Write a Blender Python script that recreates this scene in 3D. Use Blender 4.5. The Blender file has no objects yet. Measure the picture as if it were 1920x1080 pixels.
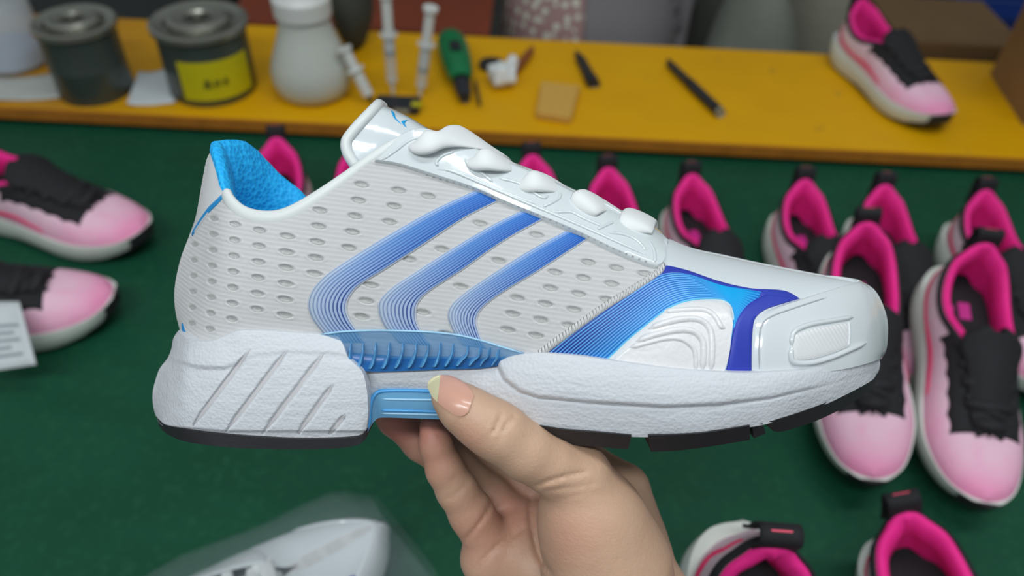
import bpy, bmesh, math, random
import numpy as np
from mathutils import Vector, Matrix
from mathutils.bvhtree import BVHTree

scene = bpy.context.scene
col = scene.collection
random.seed(7); rng = np.random.default_rng(7)

# ------------------------------------------------------------------ camera, world, lights, exposure
F = 1478.0                                   # focal length in pixels of the 1920 x 1080 frame
BELT = 0.75                                  # height of the green belt
CAM = np.array([0.0, 0.0, BELT + 0.65])
PITCH = math.radians(43.0); ROLL = math.radians(2.9)
FWD = np.array([0, math.cos(PITCH), -math.sin(PITCH)])
UP0 = np.array([0, math.sin(PITCH), math.cos(PITCH)]); XAX = np.array([1.0, 0, 0])
RIGHT = XAX*math.cos(ROLL) + UP0*math.sin(ROLL)
UP = UP0*math.cos(ROLL) - XAX*math.sin(ROLL)
cd = bpy.data.cameras.new('camera'); cam = bpy.data.objects.new('camera', cd); col.objects.link(cam)
cam.matrix_world = Matrix(((RIGHT[0], UP[0], -FWD[0], CAM[0]), (RIGHT[1], UP[1], -FWD[1], CAM[1]),
                           (RIGHT[2], UP[2], -FWD[2], CAM[2]), (0, 0, 0, 1)))
cd.sensor_width = 36.0; cd.lens = 36.0*F/1920.0; cd.clip_start = 0.01
cd.dof.use_dof = True; cd.dof.focus_distance = 0.30; cd.dof.aperture_fstop = 7.2
scene.camera = cam

w = bpy.data.worlds.new('workshop_air'); scene.world = w; w.use_nodes = True
w.node_tree.nodes['Background'].inputs[0].default_value = (0.80, 0.88, 0.92, 1)
w.node_tree.nodes['Background'].inputs[1].default_value = 0.42

def tube_light(name, loc, length, width, energy, rz=0.0, color=(0.93, 0.98, 1.0)):
    ld = bpy.data.lights.new(name, 'AREA'); ld.shape = 'RECTANGLE'; ld.size = length; ld.size_y = width
    ld.energy = energy; ld.color = color
    o = bpy.data.objects.new(name, ld); col.objects.link(o); o.location = loc; o.rotation_euler = (0, 0, rz)
    return o
tube_light('ceiling_tube_light', (-0.30, -0.55, 2.55), 1.3, 0.16, 24)
tube_light('ceiling_tube_light', (0.55, 0.30, 2.75), 1.3, 0.16, 17, 0.1)
tube_light('ceiling_tube_light', (-1.3, -0.9, 2.75), 1.3, 0.16, 10, -0.3)
scene.view_settings.view_transform = 'Standard'; scene.view_settings.look = 'None'
scene.view_settings.exposure = -0.48; scene.view_settings.gamma = 1.0
scene.view_settings.use_curve_mapping = False

# ------------------------------------------------------------------ small helpers
def ray(u, v): return FWD + (u-960.0)/F*RIGHT - (v-540.0)/F*UP
def ground(u, v, z):
    d = ray(u, v); t = (z-CAM[2])/d[2]; return CAM + t*d
def at_depth(u, v, d): return CAM + d*ray(u, v)

def tag(o, label=None, cat=None, group=None, kind=None):
    if label: o['label'] = label
    if cat: o['category'] = cat
    if group: o['group'] = group
    if kind: o['kind'] = kind
    return o

def empty(name, loc=(0, 0, 0), rz=0.0, label=None, cat=None, group=None):
    o = bpy.data.objects.new(name, None); col.objects.link(o); o.empty_display_size = 0.02
    o.location = loc; o.rotation_euler = (0, 0, rz)
    return tag(o, label, cat, group)

def make(name, verts, faces, mat, parent=None, smooth=True, uv=None, sharp=None, merge=None):
    me = bpy.data.meshes.new(name)
    me.from_pydata([tuple(map(float, p)) for p in verts], [], [tuple(int(i) for i in f) for f in faces])
    if uv is not None:
        lay = me.uv_layers.new(name='UVMap'); li = np.empty(len(me.loops), dtype=np.int32)
        me.loops.foreach_get('vertex_index', li)
        lay.data.foreach_set('uv', np.asarray(uv, dtype=np.float32)[li].ravel())
    if merge is not None:
        bm = bmesh.new(); bm.from_mesh(me)
        bmesh.ops.remove_doubles(bm, verts=bm.verts, dist=merge)
        bmesh.ops.recalc_face_normals(bm, faces=bm.faces); bm.to_mesh(me); bm.free()
    if smooth:
        me.polygons.foreach_set('use_smooth', [True]*len(me.polygons))
        if sharp: me.set_sharp_from_angle(angle=math.radians(sharp))
    me.update()
    o = bpy.data.objects.new(name, me); col.objects.link(o)
    if mat: me.materials.append(mat)
    if parent: o.parent = parent
    return o

def cr(P, x):
    """Catmull-Rom through the rows of P at x in [0,1]."""
    P = np.asarray(P, float); n = len(P)-1
    x = np.clip(np.asarray(x, float), 0, 1)*n; i = np.minimum(x.astype(int), n-1); f = (x-i)[..., None]
    g = lambda j: P[np.clip(j, 0, n)]
    p0, p1, p2, p3 = g(i-1), g(i), g(i+1), g(i+2)
    p0 = np.where((i == 0)[..., None], 2*p1-p2, p0); p3 = np.where((i == n-1)[..., None], 2*p2-p1, p3)
    return 0.5*((2*p1) + (p2-p0)*f + (2*p0-5*p1+4*p2-p3)*f*f + (3*p1-p0-3*p2+p3)*f**3)

def rs(pts, n):
    """smooth curve through pts resampled to n points of equal arc length"""
    q = cr(pts, np.linspace(0, 1, 12*len(pts)))
    s = np.r_[0, np.cumsum(np.linalg.norm(np.diff(q, axis=0), axis=1))]
    x = np.linspace(0, s[-1], n)
    return np.stack([np.interp(x, s, q[:, k]) for k in range(q.shape[1])], 1)

def arc_curve(pts):
    q = cr(pts, np.linspace(0, 1, 12*len(pts)))
    s = np.r_[0, np.cumsum(np.linalg.norm(np.diff(q, axis=0), axis=1))]; s = s/s[-1]
    return lambda t: np.stack([np.interp(t, s, q[:, k]) for k in range(q.shape[1])], -1)

def gridfaces(n, m, wrap=False, off=0):
    f = []
    for i in range(n-1):
        for j in range(m if wrap else m-1):
            j2 = (j+1) % m
            f.append((off+i*m+j, off+(i+1)*m+j, off+(i+1)*m+j2, off+i*m+j2))
    return f

def dist_poly(u, v, pts):
    """pixel distance to a polyline and the parameter along it"""
    pts = np.asarray(pts, float); best = np.full(np.shape(u), 1e9); par = np.zeros(np.shape(u))
    for k in range(len(pts)-1):
        a, b = pts[k], pts[k+1]; d = b-a
        t = np.clip(((u-a[0])*d[0]+(v-a[1])*d[1])/(d@d), 0, 1)
        r = np.hypot(u-a[0]-t*d[0], v-a[1]-t*d[1])
        par = np.where(r < best, (k+t)/(len(pts)-1), par); best = np.minimum(best, r)
    return best, par

def inside(p, poly):
    x, y = p; c = False; j = len(poly)-1
    for i in range(len(poly)):
        xi, yi = poly[i]; xj, yj = poly[j]
        if (yi > y) != (yj > y) and x < (xj-xi)*(y-yi)/(yj-yi)+xi: c = not c
        j = i
    return c

def sstep(a, b, x):
    t = np.clip((x-a)/(b-a), 0, 1); return t*t*(3-2*t)

def lathe(name, prof, mat, parent=None, n=32, loc=(0, 0, 0), sharp=35, axis=None):
    """profile (r,z) turned about z; axis: optional 3x3 basis"""
    prof = np.asarray(prof, float); a = np.linspace(0, 2*math.pi, n, endpoint=False)
    V = np.stack([np.outer(prof[:, 0], np.cos(a)), np.outer(prof[:, 0], np.sin(a)),
                  np.repeat(prof[:, 1:2], n, 1)], -1).reshape(-1, 3)
    if axis is not None: V = V@np.asarray(axis)
    V = V+np.asarray(loc)
    fc = [tuple(reversed(f)) for f in gridfaces(len(prof), n, True)]
    return make(name, V, fc, mat, parent, sharp=sharp, merge=1e-6)

def box(name, lo, hi, mat, parent=None, bevel=0.0, jitter=None):
    lo, hi = np.asarray(lo, float), np.asarray(hi, float)
    bm = bmesh.new(); bmesh.ops.create_cube(bm, size=1.0)
    for v in bm.verts:
        v.co = Vector(tuple((lo+hi)/2 + np.array(v.co)*(hi-lo)))
    if bevel:
        bmesh.ops.bevel(bm, geom=list(bm.edges), offset=bevel, segments=2, profile=0.5, affect='EDGES')
    me = bpy.data.meshes.new(name); bm.to_mesh(me); bm.free()
    o = bpy.data.objects.new(name, me); col.objects.link(o)
    if mat: me.materials.append(mat)
    if parent: o.parent = parent
    return o

def sweep(name, path, ra, rb, mat, parent=None, n=10, up=(0, 0, 1), caps=True, twist=None):
    """elliptic tube: half width ra (sideways) and rb (along up), arrays or numbers"""
    path = np.asarray(path, float); m = len(path)
    ra = np.broadcast_to(np.asarray(ra, float), (m,)); rb = np.broadcast_to(np.asarray(rb, float), (m,))
    up = np.broadcast_to(np.asarray(up, float), (m, 3))
    tan = np.gradient(path, axis=0); tan /= np.linalg.norm(tan, axis=1)[:, None]+1e-12
    side = np.cross(tan, up); side /= np.linalg.norm(side, axis=1)[:, None]+1e-12
    nor = np.cross(side, tan)
    a = np.linspace(0, 2*math.pi, n, endpoint=False)
    V = path[:, None]+side[:, None]*(ra[:, None]*np.cos(a))[..., None]+nor[:, None]*(rb[:, None]*np.sin(a))[..., None]
    uvs = np.stack(np.broadcast_arrays(np.arange(n)[None, :]/n, np.r_[0, np.cumsum(np.linalg.norm(np.diff(path, axis=0), axis=1))][:, None]*100), -1).reshape(-1, 2)
    fc = gridfaces(m, n, True)
    if caps: fc += [tuple(range(n-1, -1, -1))[::-1], tuple(range((m-1)*n, m*n))]
    return make(name, V.reshape(-1, 3), fc, mat, parent)

class Field:
    """distance field on a lattice in the hand's frame (x right, y down, z away), turned into a surface net"""
    def __init__(s, lo, hi, h):
        s.lo = np.array(lo, np.float32); s.h = h; s.n = np.ceil((np.array(hi)-s.lo)/h).astype(int)
        ax = [s.lo[k]+h*np.arange(s.n[k], dtype=np.float32) for k in range(3)]
        s.X, s.Y, s.Z = np.meshgrid(*ax, indexing='ij')
    def cone(s, a, b, ra, rb, sc=(1, 1, 1)):
        a = np.array(a, np.float32); b = np.array(b, np.float32); d = b-a; L2 = float(d@d)+1e-12
        t = ((s.X-a[0])*d[0]+(s.Y-a[1])*d[1]+(s.Z-a[2])*d[2])/L2; np.clip(t, 0, 1, out=t)
        return np.sqrt(((s.X-a[0]-t*d[0])/sc[0])**2+((s.Y-a[1]-t*d[1])/sc[1])**2+((s.Z-a[2]-t*d[2])/sc[2])**2)-(ra+(rb-ra)*t)
    @staticmethod
    def smin(a, b, k):
        h = np.clip(0.5+0.5*(b-a)/k, 0, 1); return b*(1-h)+a*h-k*h*(1-h)
    def mesh(s, f):
        n = f.shape; ins = f < 0
        c = np.zeros((n[0]-1, n[1]-1, n[2]-1), np.int8)
        for i in (0, 1):
            for j in (0, 1):
                for k in (0, 1): c += ins[i:n[0]-1+i, j:n[1]-1+j, k:n[2]-1+k]
        act = np.argwhere((c > 0) & (c < 8)); vid = -np.ones(c.shape, np.int32); vid[tuple(act.T)] = np.arange(len(act))
        acc = np.zeros((len(act), 3)); cnt = np.zeros(len(act))
        cor = [(i, j, k) for i in (0, 1) for j in (0, 1) for k in (0, 1)]
        for a in cor:
            for ax in range(3):
                if a[ax]: continue
                b = list(a); b[ax] = 1
                fa = f[tuple((act+a).T)]; fb = f[tuple((act+b).T)]; m = (fa < 0) != (fb < 0)
                t = fa[m]/(fa[m]-fb[m]); p = np.array(a)[None]+np.zeros((m.sum(), 3)); p[:, ax] += t
                acc[m] += p; cnt[m] += 1
        V = s.lo+s.h*(act+acc/cnt[:, None]); Fc = []
        for ax in range(3):
            o = [(1, 2), (2, 0), (0, 1)][ax]
            sl0 = [slice(None)]*3; sl1 = [slice(None)]*3; sl0[ax] = slice(0, n[ax]-1); sl1[ax] = slice(1, n[ax])
            a, b = ins[tuple(sl0)], ins[tuple(sl1)]; e = np.argwhere(a != b)
            e = e[(e[:, o[0]] > 0) & (e[:, o[1]] > 0) & (e[:, o[0]] < n[o[0]]-1) & (e[:, o[1]] < n[o[1]]-1)]
            d0 = np.zeros(3, int); d0[o[0]] = 1; d1 = np.zeros(3, int); d1[o[1]] = 1
            q = np.stack([vid[tuple(x.T)] for x in (e-d0-d1, e-d1, e, e-d0)], 1)
            fl = a[tuple(e.T)]; q[~fl] = q[~fl][:, ::-1]; Fc.append(q)
        Fc = np.concatenate(Fc); return V, Fc[(Fc >= 0).all(1)]

# ------------------------------------------------------------------ materials
class NT:
    def __init__(s, name):
        s.m = bpy.data.materials.new(name); s.m.use_nodes = True; s.t = s.m.node_tree
        s.b = s.t.nodes['Principled BSDF']; s.out = s.t.nodes['Material Output']
    def n(s, typ, **kw):
        x = s.t.nodes.new(typ)
        for k, v in kw.items(): setattr(x, k, v)
        return x
    def put(s, sock, v):
        if hasattr(v, 'is_output') or isinstance(v, bpy.types.NodeSocket): s.t.links.new(v, sock)
        else: sock.default_value = v
    def math(s, op, a, b=0.0, c=None, clamp=False):
        x = s.n('ShaderNodeMath', operation=op, use_clamp=clamp); s.put(x.inputs[0], a); s.put(x.inputs[1], b)
        if c is not None: s.put(x.inputs[2], c)
        return x.outputs[0]
    def mix(s, f, a, b):
        x = s.n('ShaderNodeMix', data_type='RGBA'); s.put(x.inputs[0], f)
        for k, v in ((6, a), (7, b)):
            s.put(x.inputs[k], v if not isinstance(v, tuple) else (*v, 1) if len(v) == 3 else v)
        return x.outputs[2]
    def obj(s, scale=(1, 1, 1), rot=(0, 0, 0)):
        c = s.n('ShaderNodeTexCoord'); mp = s.n('ShaderNodeMapping')
        mp.inputs['Scale'].default_value = scale; mp.inputs['Rotation'].default_value = rot
        s.t.links.new(c.outputs['Object'], mp.inputs[0]); return mp.outputs[0]
    def uv(s):
        c = s.n('ShaderNodeTexCoord'); x = s.n('ShaderNodeSeparateXYZ'); s.t.links.new(c.outputs['UV'], x.inputs[0])
        return x.outputs[0], x.outputs[1], c.outputs['UV']
    def xyz(s, vec):
        x = s.n('ShaderNodeSeparateXYZ'); s.t.links.new(vec, x.inputs[0]); return x.outputs
    def noise(s, vec, scale, detail=3.0, rough=0.5):
        x = s.n('ShaderNodeTexNoise'); x.inputs['Scale'].default_value = scale; x.inputs['Detail'].default_value = detail
        x.inputs['Roughness'].default_value = rough; s.t.links.new(vec, x.inputs['Vector']); return x.outputs[0]
    def voronoi(s, vec, scale, feature='F1'):
        x = s.n('ShaderNodeTexVoronoi', feature=feature); x.inputs['Scale'].default_value = scale
        s.t.links.new(vec, x.inputs['Vector']); return x.outputs[0]
    def wave(s, vec, scale, dist=0.0, direction='Z', dscale=1.0):
        x = s.n('ShaderNodeTexWave', bands_direction=direction); x.inputs['Scale'].default_value = scale
        x.inputs['Distortion'].default_value = dist; x.inputs['Detail'].default_value = 1.0
        x.inputs['Detail Scale'].default_value = dscale
        s.t.links.new(vec, x.inputs['Vector']); return x.outputs[1]
    def ramp(s, f, stops):
        x = s.n('ShaderNodeValToRGB'); e = x.color_ramp.elements
        while len(e) < len(stops): e.new(0.5)
        for el, (p, c) in zip(e, stops): el.position = p; el.color = (*c, 1) if len(c) == 3 else c
        s.put(x.inputs[0], f); return x.outputs[0]
    def bump(s, h, strength=0.3, dist=0.001, prev=None):
        x = s.n('ShaderNodeBump'); x.inputs['Strength'].default_value = strength; x.inputs['Distance'].default_value = dist
        s.put(x.inputs['Height'], h)
        if prev is not None: s.t.links.new(prev, x.inputs['Normal'])
        s.t.links.new(x.outputs[0], s.b.inputs['Normal']); return x.outputs[0]
    def set(s, **kw):
        for k, v in kw.items():
            k = k.replace('_', ' ')
            if isinstance(v, tuple) and len(v) == 3 and k == 'Base Color': v = (*v, 1)
            s.put(s.b.inputs[k], v)
        return s

def srgb(r, g, b):
    f = lambda c: (c/255/12.92) if c/255 <= 0.04045 else ((c/255+0.055)/1.055)**2.4
    return (f(r), f(g), f(b))

def plain(name, color, rough=0.5, noise=0.0, nscale=40.0, bump=0.0, bscale=300.0, bdist=0.0005, **kw):
    t = NT(name); c = t.obj()
    if noise:
        f = t.noise(c, nscale)
        t.set(Base_Color=t.mix(f, tuple(x*(1-noise) for x in color), tuple(min(1, x*(1+noise)) for x in color)))
    else: t.set(Base_Color=color)
    if bump: t.bump(t.noise(c, bscale), bump, bdist)
    t.set(Roughness=rough, **kw)
    return t.m

M = {}
# --- the white shoe
t = NT('white_knit'); c = t.obj(rot=(0, math.radians(-7), 0))
wv = t.wave(c, 190, 4.5, 'Z', 220.0); vx = t.wave(c, 330, 0.6, 'X', 200.0)
h = t.math('ADD', wv, t.math('MULTIPLY', vx, 0.35))
t.set(Base_Color=t.mix(wv, (0.72, 0.72, 0.72), (0.84, 0.84, 0.84)), Roughness=0.75); t.bump(h, 0.55, 0.0007); M['knit'] = t.m
t = NT('white_vamp_mesh'); c = t.obj()
t.set(Base_Color=(0.62, 0.665, 0.69), Roughness=0.6); t.bump(t.wave(c, 260, 1.0, 'Z', 100.0), 0.12, 0.0004); M['vamp'] = t.m
M['hole'] = plain('grey_backing_mesh', (0.43, 0.43, 0.42), 0.8, 0.25, 900, 0.6, 1400)
t = NT('white_gloss_tpu'); c = t.obj()
t.set(Base_Color=(0.64, 0.69, 0.705), Roughness=0.16, Coat_Weight=0.6, Coat_Roughness=0.04)
t.bump(t.noise(c, 90, 2), 0.28, 0.0016); M['gloss'] = t.m
t = NT('white_gloss_toe'); c = t.obj()
t.set(Base_Color=(0.64, 0.68, 0.70), Roughness=0.18, Coat_Weight=0.6, Coat_Roughness=0.04)
t.bump(t.noise(c, 50, 1), 0.12, 0.0016); M['toe'] = t.m
M['binding'] = plain('white_binding_leather', (0.68, 0.71, 0.70), 0.42, bump=0.1, bscale=900)
M['heel_leather'] = plain('white_heel_leather', (0.66, 0.67, 0.68), 0.5, bump=0.1, bscale=900)
M['lace'] = None
t = NT('white_lace_weave'); x, y, uvv = t.uv()
rib_ = t.math('ABSOLUTE', t.math('SINE', t.math('MULTIPLY', x, 44.0)))
her = t.math('ABSOLUTE', t.math('SINE', t.math('ADD', t.math('MULTIPLY', y, 26.0), t.math('MULTIPLY', rib_, 2.0))))
t.set(Base_Color=(0.76, 0.775, 0.775), Roughness=0.7); t.bump(t.math('ADD', rib_, t.math('MULTIPLY', her, 0.6)), 0.5, 0.0005); M['lace'] = t.m
t = NT('white_foam'); c = t.obj()
vo = t.voronoi(c, 750); wr = t.wave(t.obj(rot=(0, 0.5, 0)), 60, 6.0, 'Z', 14.0)
nb = t.bump(vo, 0.30, 0.0005)
t.bump(t.noise(t.obj(scale=(0.35, 1, 1.6)), 140, 4, 0.6), 0.42, 0.0014, nb)
t.set(Base_Color=(0.61, 0.63, 0.665), Roughness=0.6); M['foam'] = t.m
M['groove'] = plain('grey_groove_foam', (0.52, 0.51, 0.52), 0.7)
M['rubber'] = plain('black_rubber', (0.018, 0.017, 0.02), 0.55, bump=0.25, bscale=700)
t = NT('blue_lining_mesh'); c = t.obj(); v1 = t.voronoi(c, 520)
t.set(Base_Color=t.mix(v1, (0.0, 0.34, 0.80), (0.015, 0.50, 0.96)), Roughness=0.7); t.bump(v1, 0.6, 0.0009); M['lining'] = t.m
M['trim_blue'] = plain('blue_trim', (0.02, 0.27, 0.62), 0.5)
M['logo_blue'] = plain('blue_print', (0.01, 0.32, 0.66), 0.4)
M['rope'] = plain('white_rope', (0.74, 0.74, 0.73), 0.8)
t = NT('white_rope_twist'); c = t.obj(rot=(0, 0.2, 0))
t.set(Base_Color=(0.74, 0.74, 0.73), Roughness=0.8); t.bump(t.wave(c, 260, 0.0, 'X'), 0.8, 0.0012); M['rope'] = t.m

def film(name, color, alpha, rough=0.2, dark=None):
    t = NT(name)
    t.set(Base_Color=color, Roughness=rough, Alpha=alpha, Coat_Weight=0.3); return t.m
t = NT('clear_blue_film'); t.set(Base_Color=(0.10, 0.33, 0.62), Roughness=0.22, Alpha=0.50, Coat_Weight=0.25); M['film'] = t.m
M['shank_deep'] = plain('blue_shank_plastic', (0.012, 0.12, 0.36), 0.3)
M['rib'] = plain('blue_rib_plastic', (0.11, 0.36, 0.66), 0.28, 0.3, 200)
t = NT('blue_air_unit'); t.set(Base_Color=(0.20, 0.50, 0.80), Roughness=0.12, Transmission_Weight=0.35, IOR=1.35, Coat_Weight=0.4); M['air'] = t.m
M['air_dark'] = plain('blue_air_edge', (0.07, 0.32, 0.66), 0.2)
M['air_light'] = plain('pale_blue_line', (0.33, 0.58, 0.78), 0.15)

t = NT('stripe_print'); x, y, _ = t.uv()
# x across (0 upper edge, 1 lower edge), y along (0 at the laces, 1 at the sole)
fr = t.math('FRACT', t.math('MULTIPLY', x, 10.0)); tri = t.math('ABSOLUTE', t.math('SUBTRACT', fr, 0.5))
line = t.math('SUBTRACT', 1.0, t.math('MULTIPLY', t.math('SUBTRACT', tri, 0.08, clamp=True), 7.0), clamp=True)
line = t.math('MULTIPLY', t.math('SUBTRACT', 1.0, t.math('MULTIPLY', t.math('SUBTRACT', tri, 0.13), 8.0), clamp=True), 1.0, clamp=True)
base = t.ramp(y, [(0.0, srgb(50, 122, 202)), (0.35, srgb(94, 148, 210)), (0.62, srgb(150, 178, 216)), (0.8, srgb(174, 190, 214)), (1.0, srgb(150, 172, 204))])
base = t.mix(t.math('MULTIPLY', t.math('MULTIPLY', x, t.math('SUBTRACT', 1.05, y)), 0.75), base, srgb(20, 92, 188))
edgec = t.mix(y, srgb(178, 200, 228), srgb(176, 186, 196))
base = t.mix(t.math('SUBTRACT', 1.0, t.math('MULTIPLY', x, 3.6), clamp=True), base, edgec)
lc = t.mix(x, t.mix(y, srgb(50, 108, 190), srgb(84, 104, 142)), srgb(8, 50, 128))
c1 = t.mix(t.math('MULTIPLY', line, t.math('MULTIPLY_ADD', x, 0.6, 0.5, clamp=True)), base, lc)
rim = t.math('ADD', t.math('GREATER_THAN', x, 0.945), t.math('LESS_THAN', x, 0.035))
c1 = t.mix(rim, c1, srgb(186, 192, 203))
t.set(Base_Color=c1, Roughness=0.5, Specular_IOR_Level=0.25); M['stripe'] = t.m

t = NT('panel_print'); x, y, _ = t.uv()
fr = t.math('FRACT', t.math('MULTIPLY', x, 15.0)); tri = t.math('ABSOLUTE', t.math('SUBTRACT', fr, 0.5))
line = t.math('SUBTRACT', 1.0, t.math('MULTIPLY', t.math('SUBTRACT', tri, 0.10), 7.0), clamp=True)
base = t.ramp(y, [(0.0, srgb(22, 42, 128)), (0.2, srgb(22, 70, 160)), (0.42, srgb(38, 100, 190)), (0.62, srgb(20, 120, 205)), (0.8, srgb(0, 160, 225)), (0.9, srgb(0, 160, 225)), (1.0, srgb(20, 100, 195))])
base = t.mix(t.math('MULTIPLY', t.math('SUBTRACT', x, 0.35, clamp=True), 0.9), base, srgb(0, 140, 222))
lc = t.ramp(y, [(0.0, srgb(90, 165, 225)), (0.5, srgb(130, 198, 244)), (0.74, srgb(40, 175, 235)), (0.86, srgb(5, 160, 226)), (1.0, srgb(60, 165, 230))])
c1 = t.mix(line, base, lc)
c1 = t.mix(t.math('GREATER_THAN', x, 0.975), c1, srgb(90, 200, 245))
t.set(Base_Color=c1, Roughness=0.45, Specular_IOR_Level=0.3); M['panel'] = t.m
t = NT('royal_blue_print'); c = t.obj()
t.set(Base_Color=t.mix(t.noise(c, 60), srgb(42, 52, 158), srgb(56, 74, 182)), Roughness=0.45, Specular_IOR_Level=0.3); M['royal'] = t.m
M['cyan'] = plain('cyan_print', srgb(30, 150, 220), 0.35)
t = NT('white_side_fabric'); c = t.obj()
t.set(Base_Color=(0.74, 0.735, 0.74), Roughness=0.35, Coat_Weight=0.25, Coat_Roughness=0.15)
t.bump(t.noise(c, 420, 2), 0.35, 0.0008); M['dome'] = t.m
t = NT('toe_window_weave'); c = t.obj(rot=(0, 0.6, 0))
t.set(Base_Color=(0.76, 0.765, 0.775), Roughness=0.3, Coat_Weight=0.3, Coat_Roughness=0.1)
t.bump(t.wave(c, 210, 0.5, 'X', 80.0), 0.4, 0.0008); M['window'] = t.m
M['stitch'] = plain('grey_stitch', (0.42, 0.44, 0.46), 0.6)

# --- skin
t = NT('skin'); c = t.obj(); at = t.n('ShaderNodeAttribute', attribute_name='blush')
n1 = t.noise(c, 70, 4, 0.6); n2 = t.noise(c, 600, 3)
base = t.mix(n1, srgb(184, 147, 121), srgb(203, 168, 141))
base = t.mix(at.outputs['Fac'], base, srgb(200, 130, 114))
t.set(Base_Color=base, Roughness=0.5, Subsurface_Weight=0.12, Subsurface_Scale=0.004)
t.b.inputs['Subsurface Radius'].default_value = (1.0, 0.35, 0.2)
vb = t.bump(t.voronoi(c, 1300), 0.16, 0.0004); t.bump(n2, 0.25, 0.0005, vb); M['skin'] = t.m
M['nail'] = plain('thumb_nail', srgb(206, 156, 136), 0.28, 0.08, 120, Coat_Weight=0.3)
M['nail_tip'] = plain('thumb_nail_tip', srgb(200, 194, 156), 0.32, 0.06, 120, Coat_Weight=0.2)

# --- the pink shoes
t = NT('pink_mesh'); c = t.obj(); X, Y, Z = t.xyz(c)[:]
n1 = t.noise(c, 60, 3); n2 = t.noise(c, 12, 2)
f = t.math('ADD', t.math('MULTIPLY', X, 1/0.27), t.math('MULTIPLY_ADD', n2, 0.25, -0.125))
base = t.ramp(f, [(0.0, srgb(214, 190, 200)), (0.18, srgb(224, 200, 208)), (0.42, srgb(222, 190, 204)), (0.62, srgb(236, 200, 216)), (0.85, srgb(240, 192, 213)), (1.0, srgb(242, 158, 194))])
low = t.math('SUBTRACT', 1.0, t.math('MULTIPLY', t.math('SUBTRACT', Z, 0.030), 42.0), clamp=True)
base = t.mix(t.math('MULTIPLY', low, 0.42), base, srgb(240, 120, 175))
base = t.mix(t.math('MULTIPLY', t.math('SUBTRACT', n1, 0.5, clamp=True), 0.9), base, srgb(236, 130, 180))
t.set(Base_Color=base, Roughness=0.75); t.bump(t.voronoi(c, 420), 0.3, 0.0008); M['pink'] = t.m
M['hot'] = plain('hot_pink_lining', srgb(244, 34, 142), 0.75, 0.12, 60, 0.3, 500)
M['hot_stripe'] = plain('hot_pink_stripe', srgb(232, 40, 104), 0.45)
M['black'] = plain('black_textile', srgb(24, 23, 27), 0.8, 0.3, 120, 0.4, 600)
M['black_lace'] = plain('black_lace', srgb(26, 25, 29), 0.75, 0.2, 300, 0.5, 900)
M['magenta_net'] = plain('dark_pink_net', srgb(126, 30, 78), 0.8, 0.6, 500)
M['midsole'] = plain('white_midsole', srgb(206, 212, 204), 0.55, 0.05, 60)
M['logo_white'] = plain('white_print', srgb(205, 212, 222), 0.5)
M['print_pink'] = plain('pink_insole_print', srgb(196, 40, 140), 0.6)
M['tab_pink'] = plain('coral_pull_tab_label', srgb(238, 84, 112), 0.5)

# --- the workshop
t = NT('green_belt'); c = t.obj()
n1 = t.noise(t.obj(scale=(1, 2.5, 1)), 5, 4, 0.6); n2 = t.noise(c, 130, 3)
base = t.mix(n1, srgb(10, 58, 38), srgb(22, 84, 60))
base = t.mix(t.math('MULTIPLY', t.math('SUBTRACT', n2, 0.52, clamp=True), 2.0), base, srgb(40, 92, 66))
t.set(Base_Color=base, Roughness=0.55, Specular_IOR_Level=0.22); t.bump(n2, 0.08, 0.001); M['belt'] = t.m
t = NT('yellow_board'); c = t.obj()
n1 = t.noise(t.obj(scale=(1, 2, 1)), 7, 4, 0.6); n2 = t.noise(c, 28, 3)
base = t.mix(n1, srgb(212, 152, 0), srgb(232, 174, 0))
base = t.mix(t.math('MULTIPLY', t.math('SUBTRACT', n2, 0.66, clamp=True), 5.0), base, srgb(150, 118, 50))
xx = t.xyz(c)[0]
dirty = t.math('MULTIPLY', t.math('SUBTRACT', -0.50, xx, clamp=True), 5.0, clamp=True)
base = t.mix(t.math('MULTIPLY', dirty, n1), base, srgb(150, 96, 44))
t.set(Base_Color=base, Roughness=0.55, Specular_IOR_Level=0.25); M['board'] = t.m
M['board_edge'] = plain('worn_board_edge', srgb(168, 104, 26), 0.6, 0.3, 30)
M['dark_metal'] = plain('dark_frame_metal', srgb(34, 40, 38), 0.6, 0.2, 20)
M['tin'] = plain('tin_metal', srgb(150, 150, 140), 0.32, 0.15, 25, 0.1, 60, 0.001, Metallic=0.75)
M['tin_side'] = plain('grey_green_can_side', srgb(74, 84, 80), 0.35, 0.3, 14, Metallic=0.35)
M['tin_dark'] = plain('dark_can_recess', srgb(70, 70, 62), 0.4, 0.2, 40, Metallic=0.5)
M['label_yellow'] = plain('yellow_paper_label', srgb(196, 184, 0), 0.6, 0.06, 40)
M['ink'] = plain('black_ink', srgb(40, 40, 10), 0.7)
t = NT('milky_plastic'); t.set(Base_Color=srgb(206, 210, 202), Roughness=0.4, Transmission_Weight=0.12, Subsurface_Weight=0.3, Subsurface_Scale=0.02); M['milky'] = t.m
M['white_plastic'] = plain('white_plastic', srgb(214, 216, 212), 0.35)
t = NT('clear_plastic'); t.set(Base_Color=srgb(215, 222, 226), Roughness=0.15, Alpha=0.45); M['clear'] = t.m
t = NT('clear_bag_film'); t.set(Base_Color=srgb(190, 205, 210), Roughness=0.15, Alpha=0.10, Coat_Weight=0.4); M['bag'] = t.m
M['green_plastic'] = plain('green_plastic', srgb(6, 116, 66), 0.3)
M['dark_plastic'] = plain('dark_plastic', srgb(34, 36, 42), 0.4)
M['tissue'] = plain('white_tissue', srgb(220, 222, 220), 0.9, 0.08, 60)
M['stick'] = plain('brown_wood_stick', srgb(140, 76, 28), 0.6, 0.3, 60)
M['sponge'] = plain('tan_sponge', srgb(206, 160, 74), 0.9, 0.12, 120, 0.4, 300)
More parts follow.
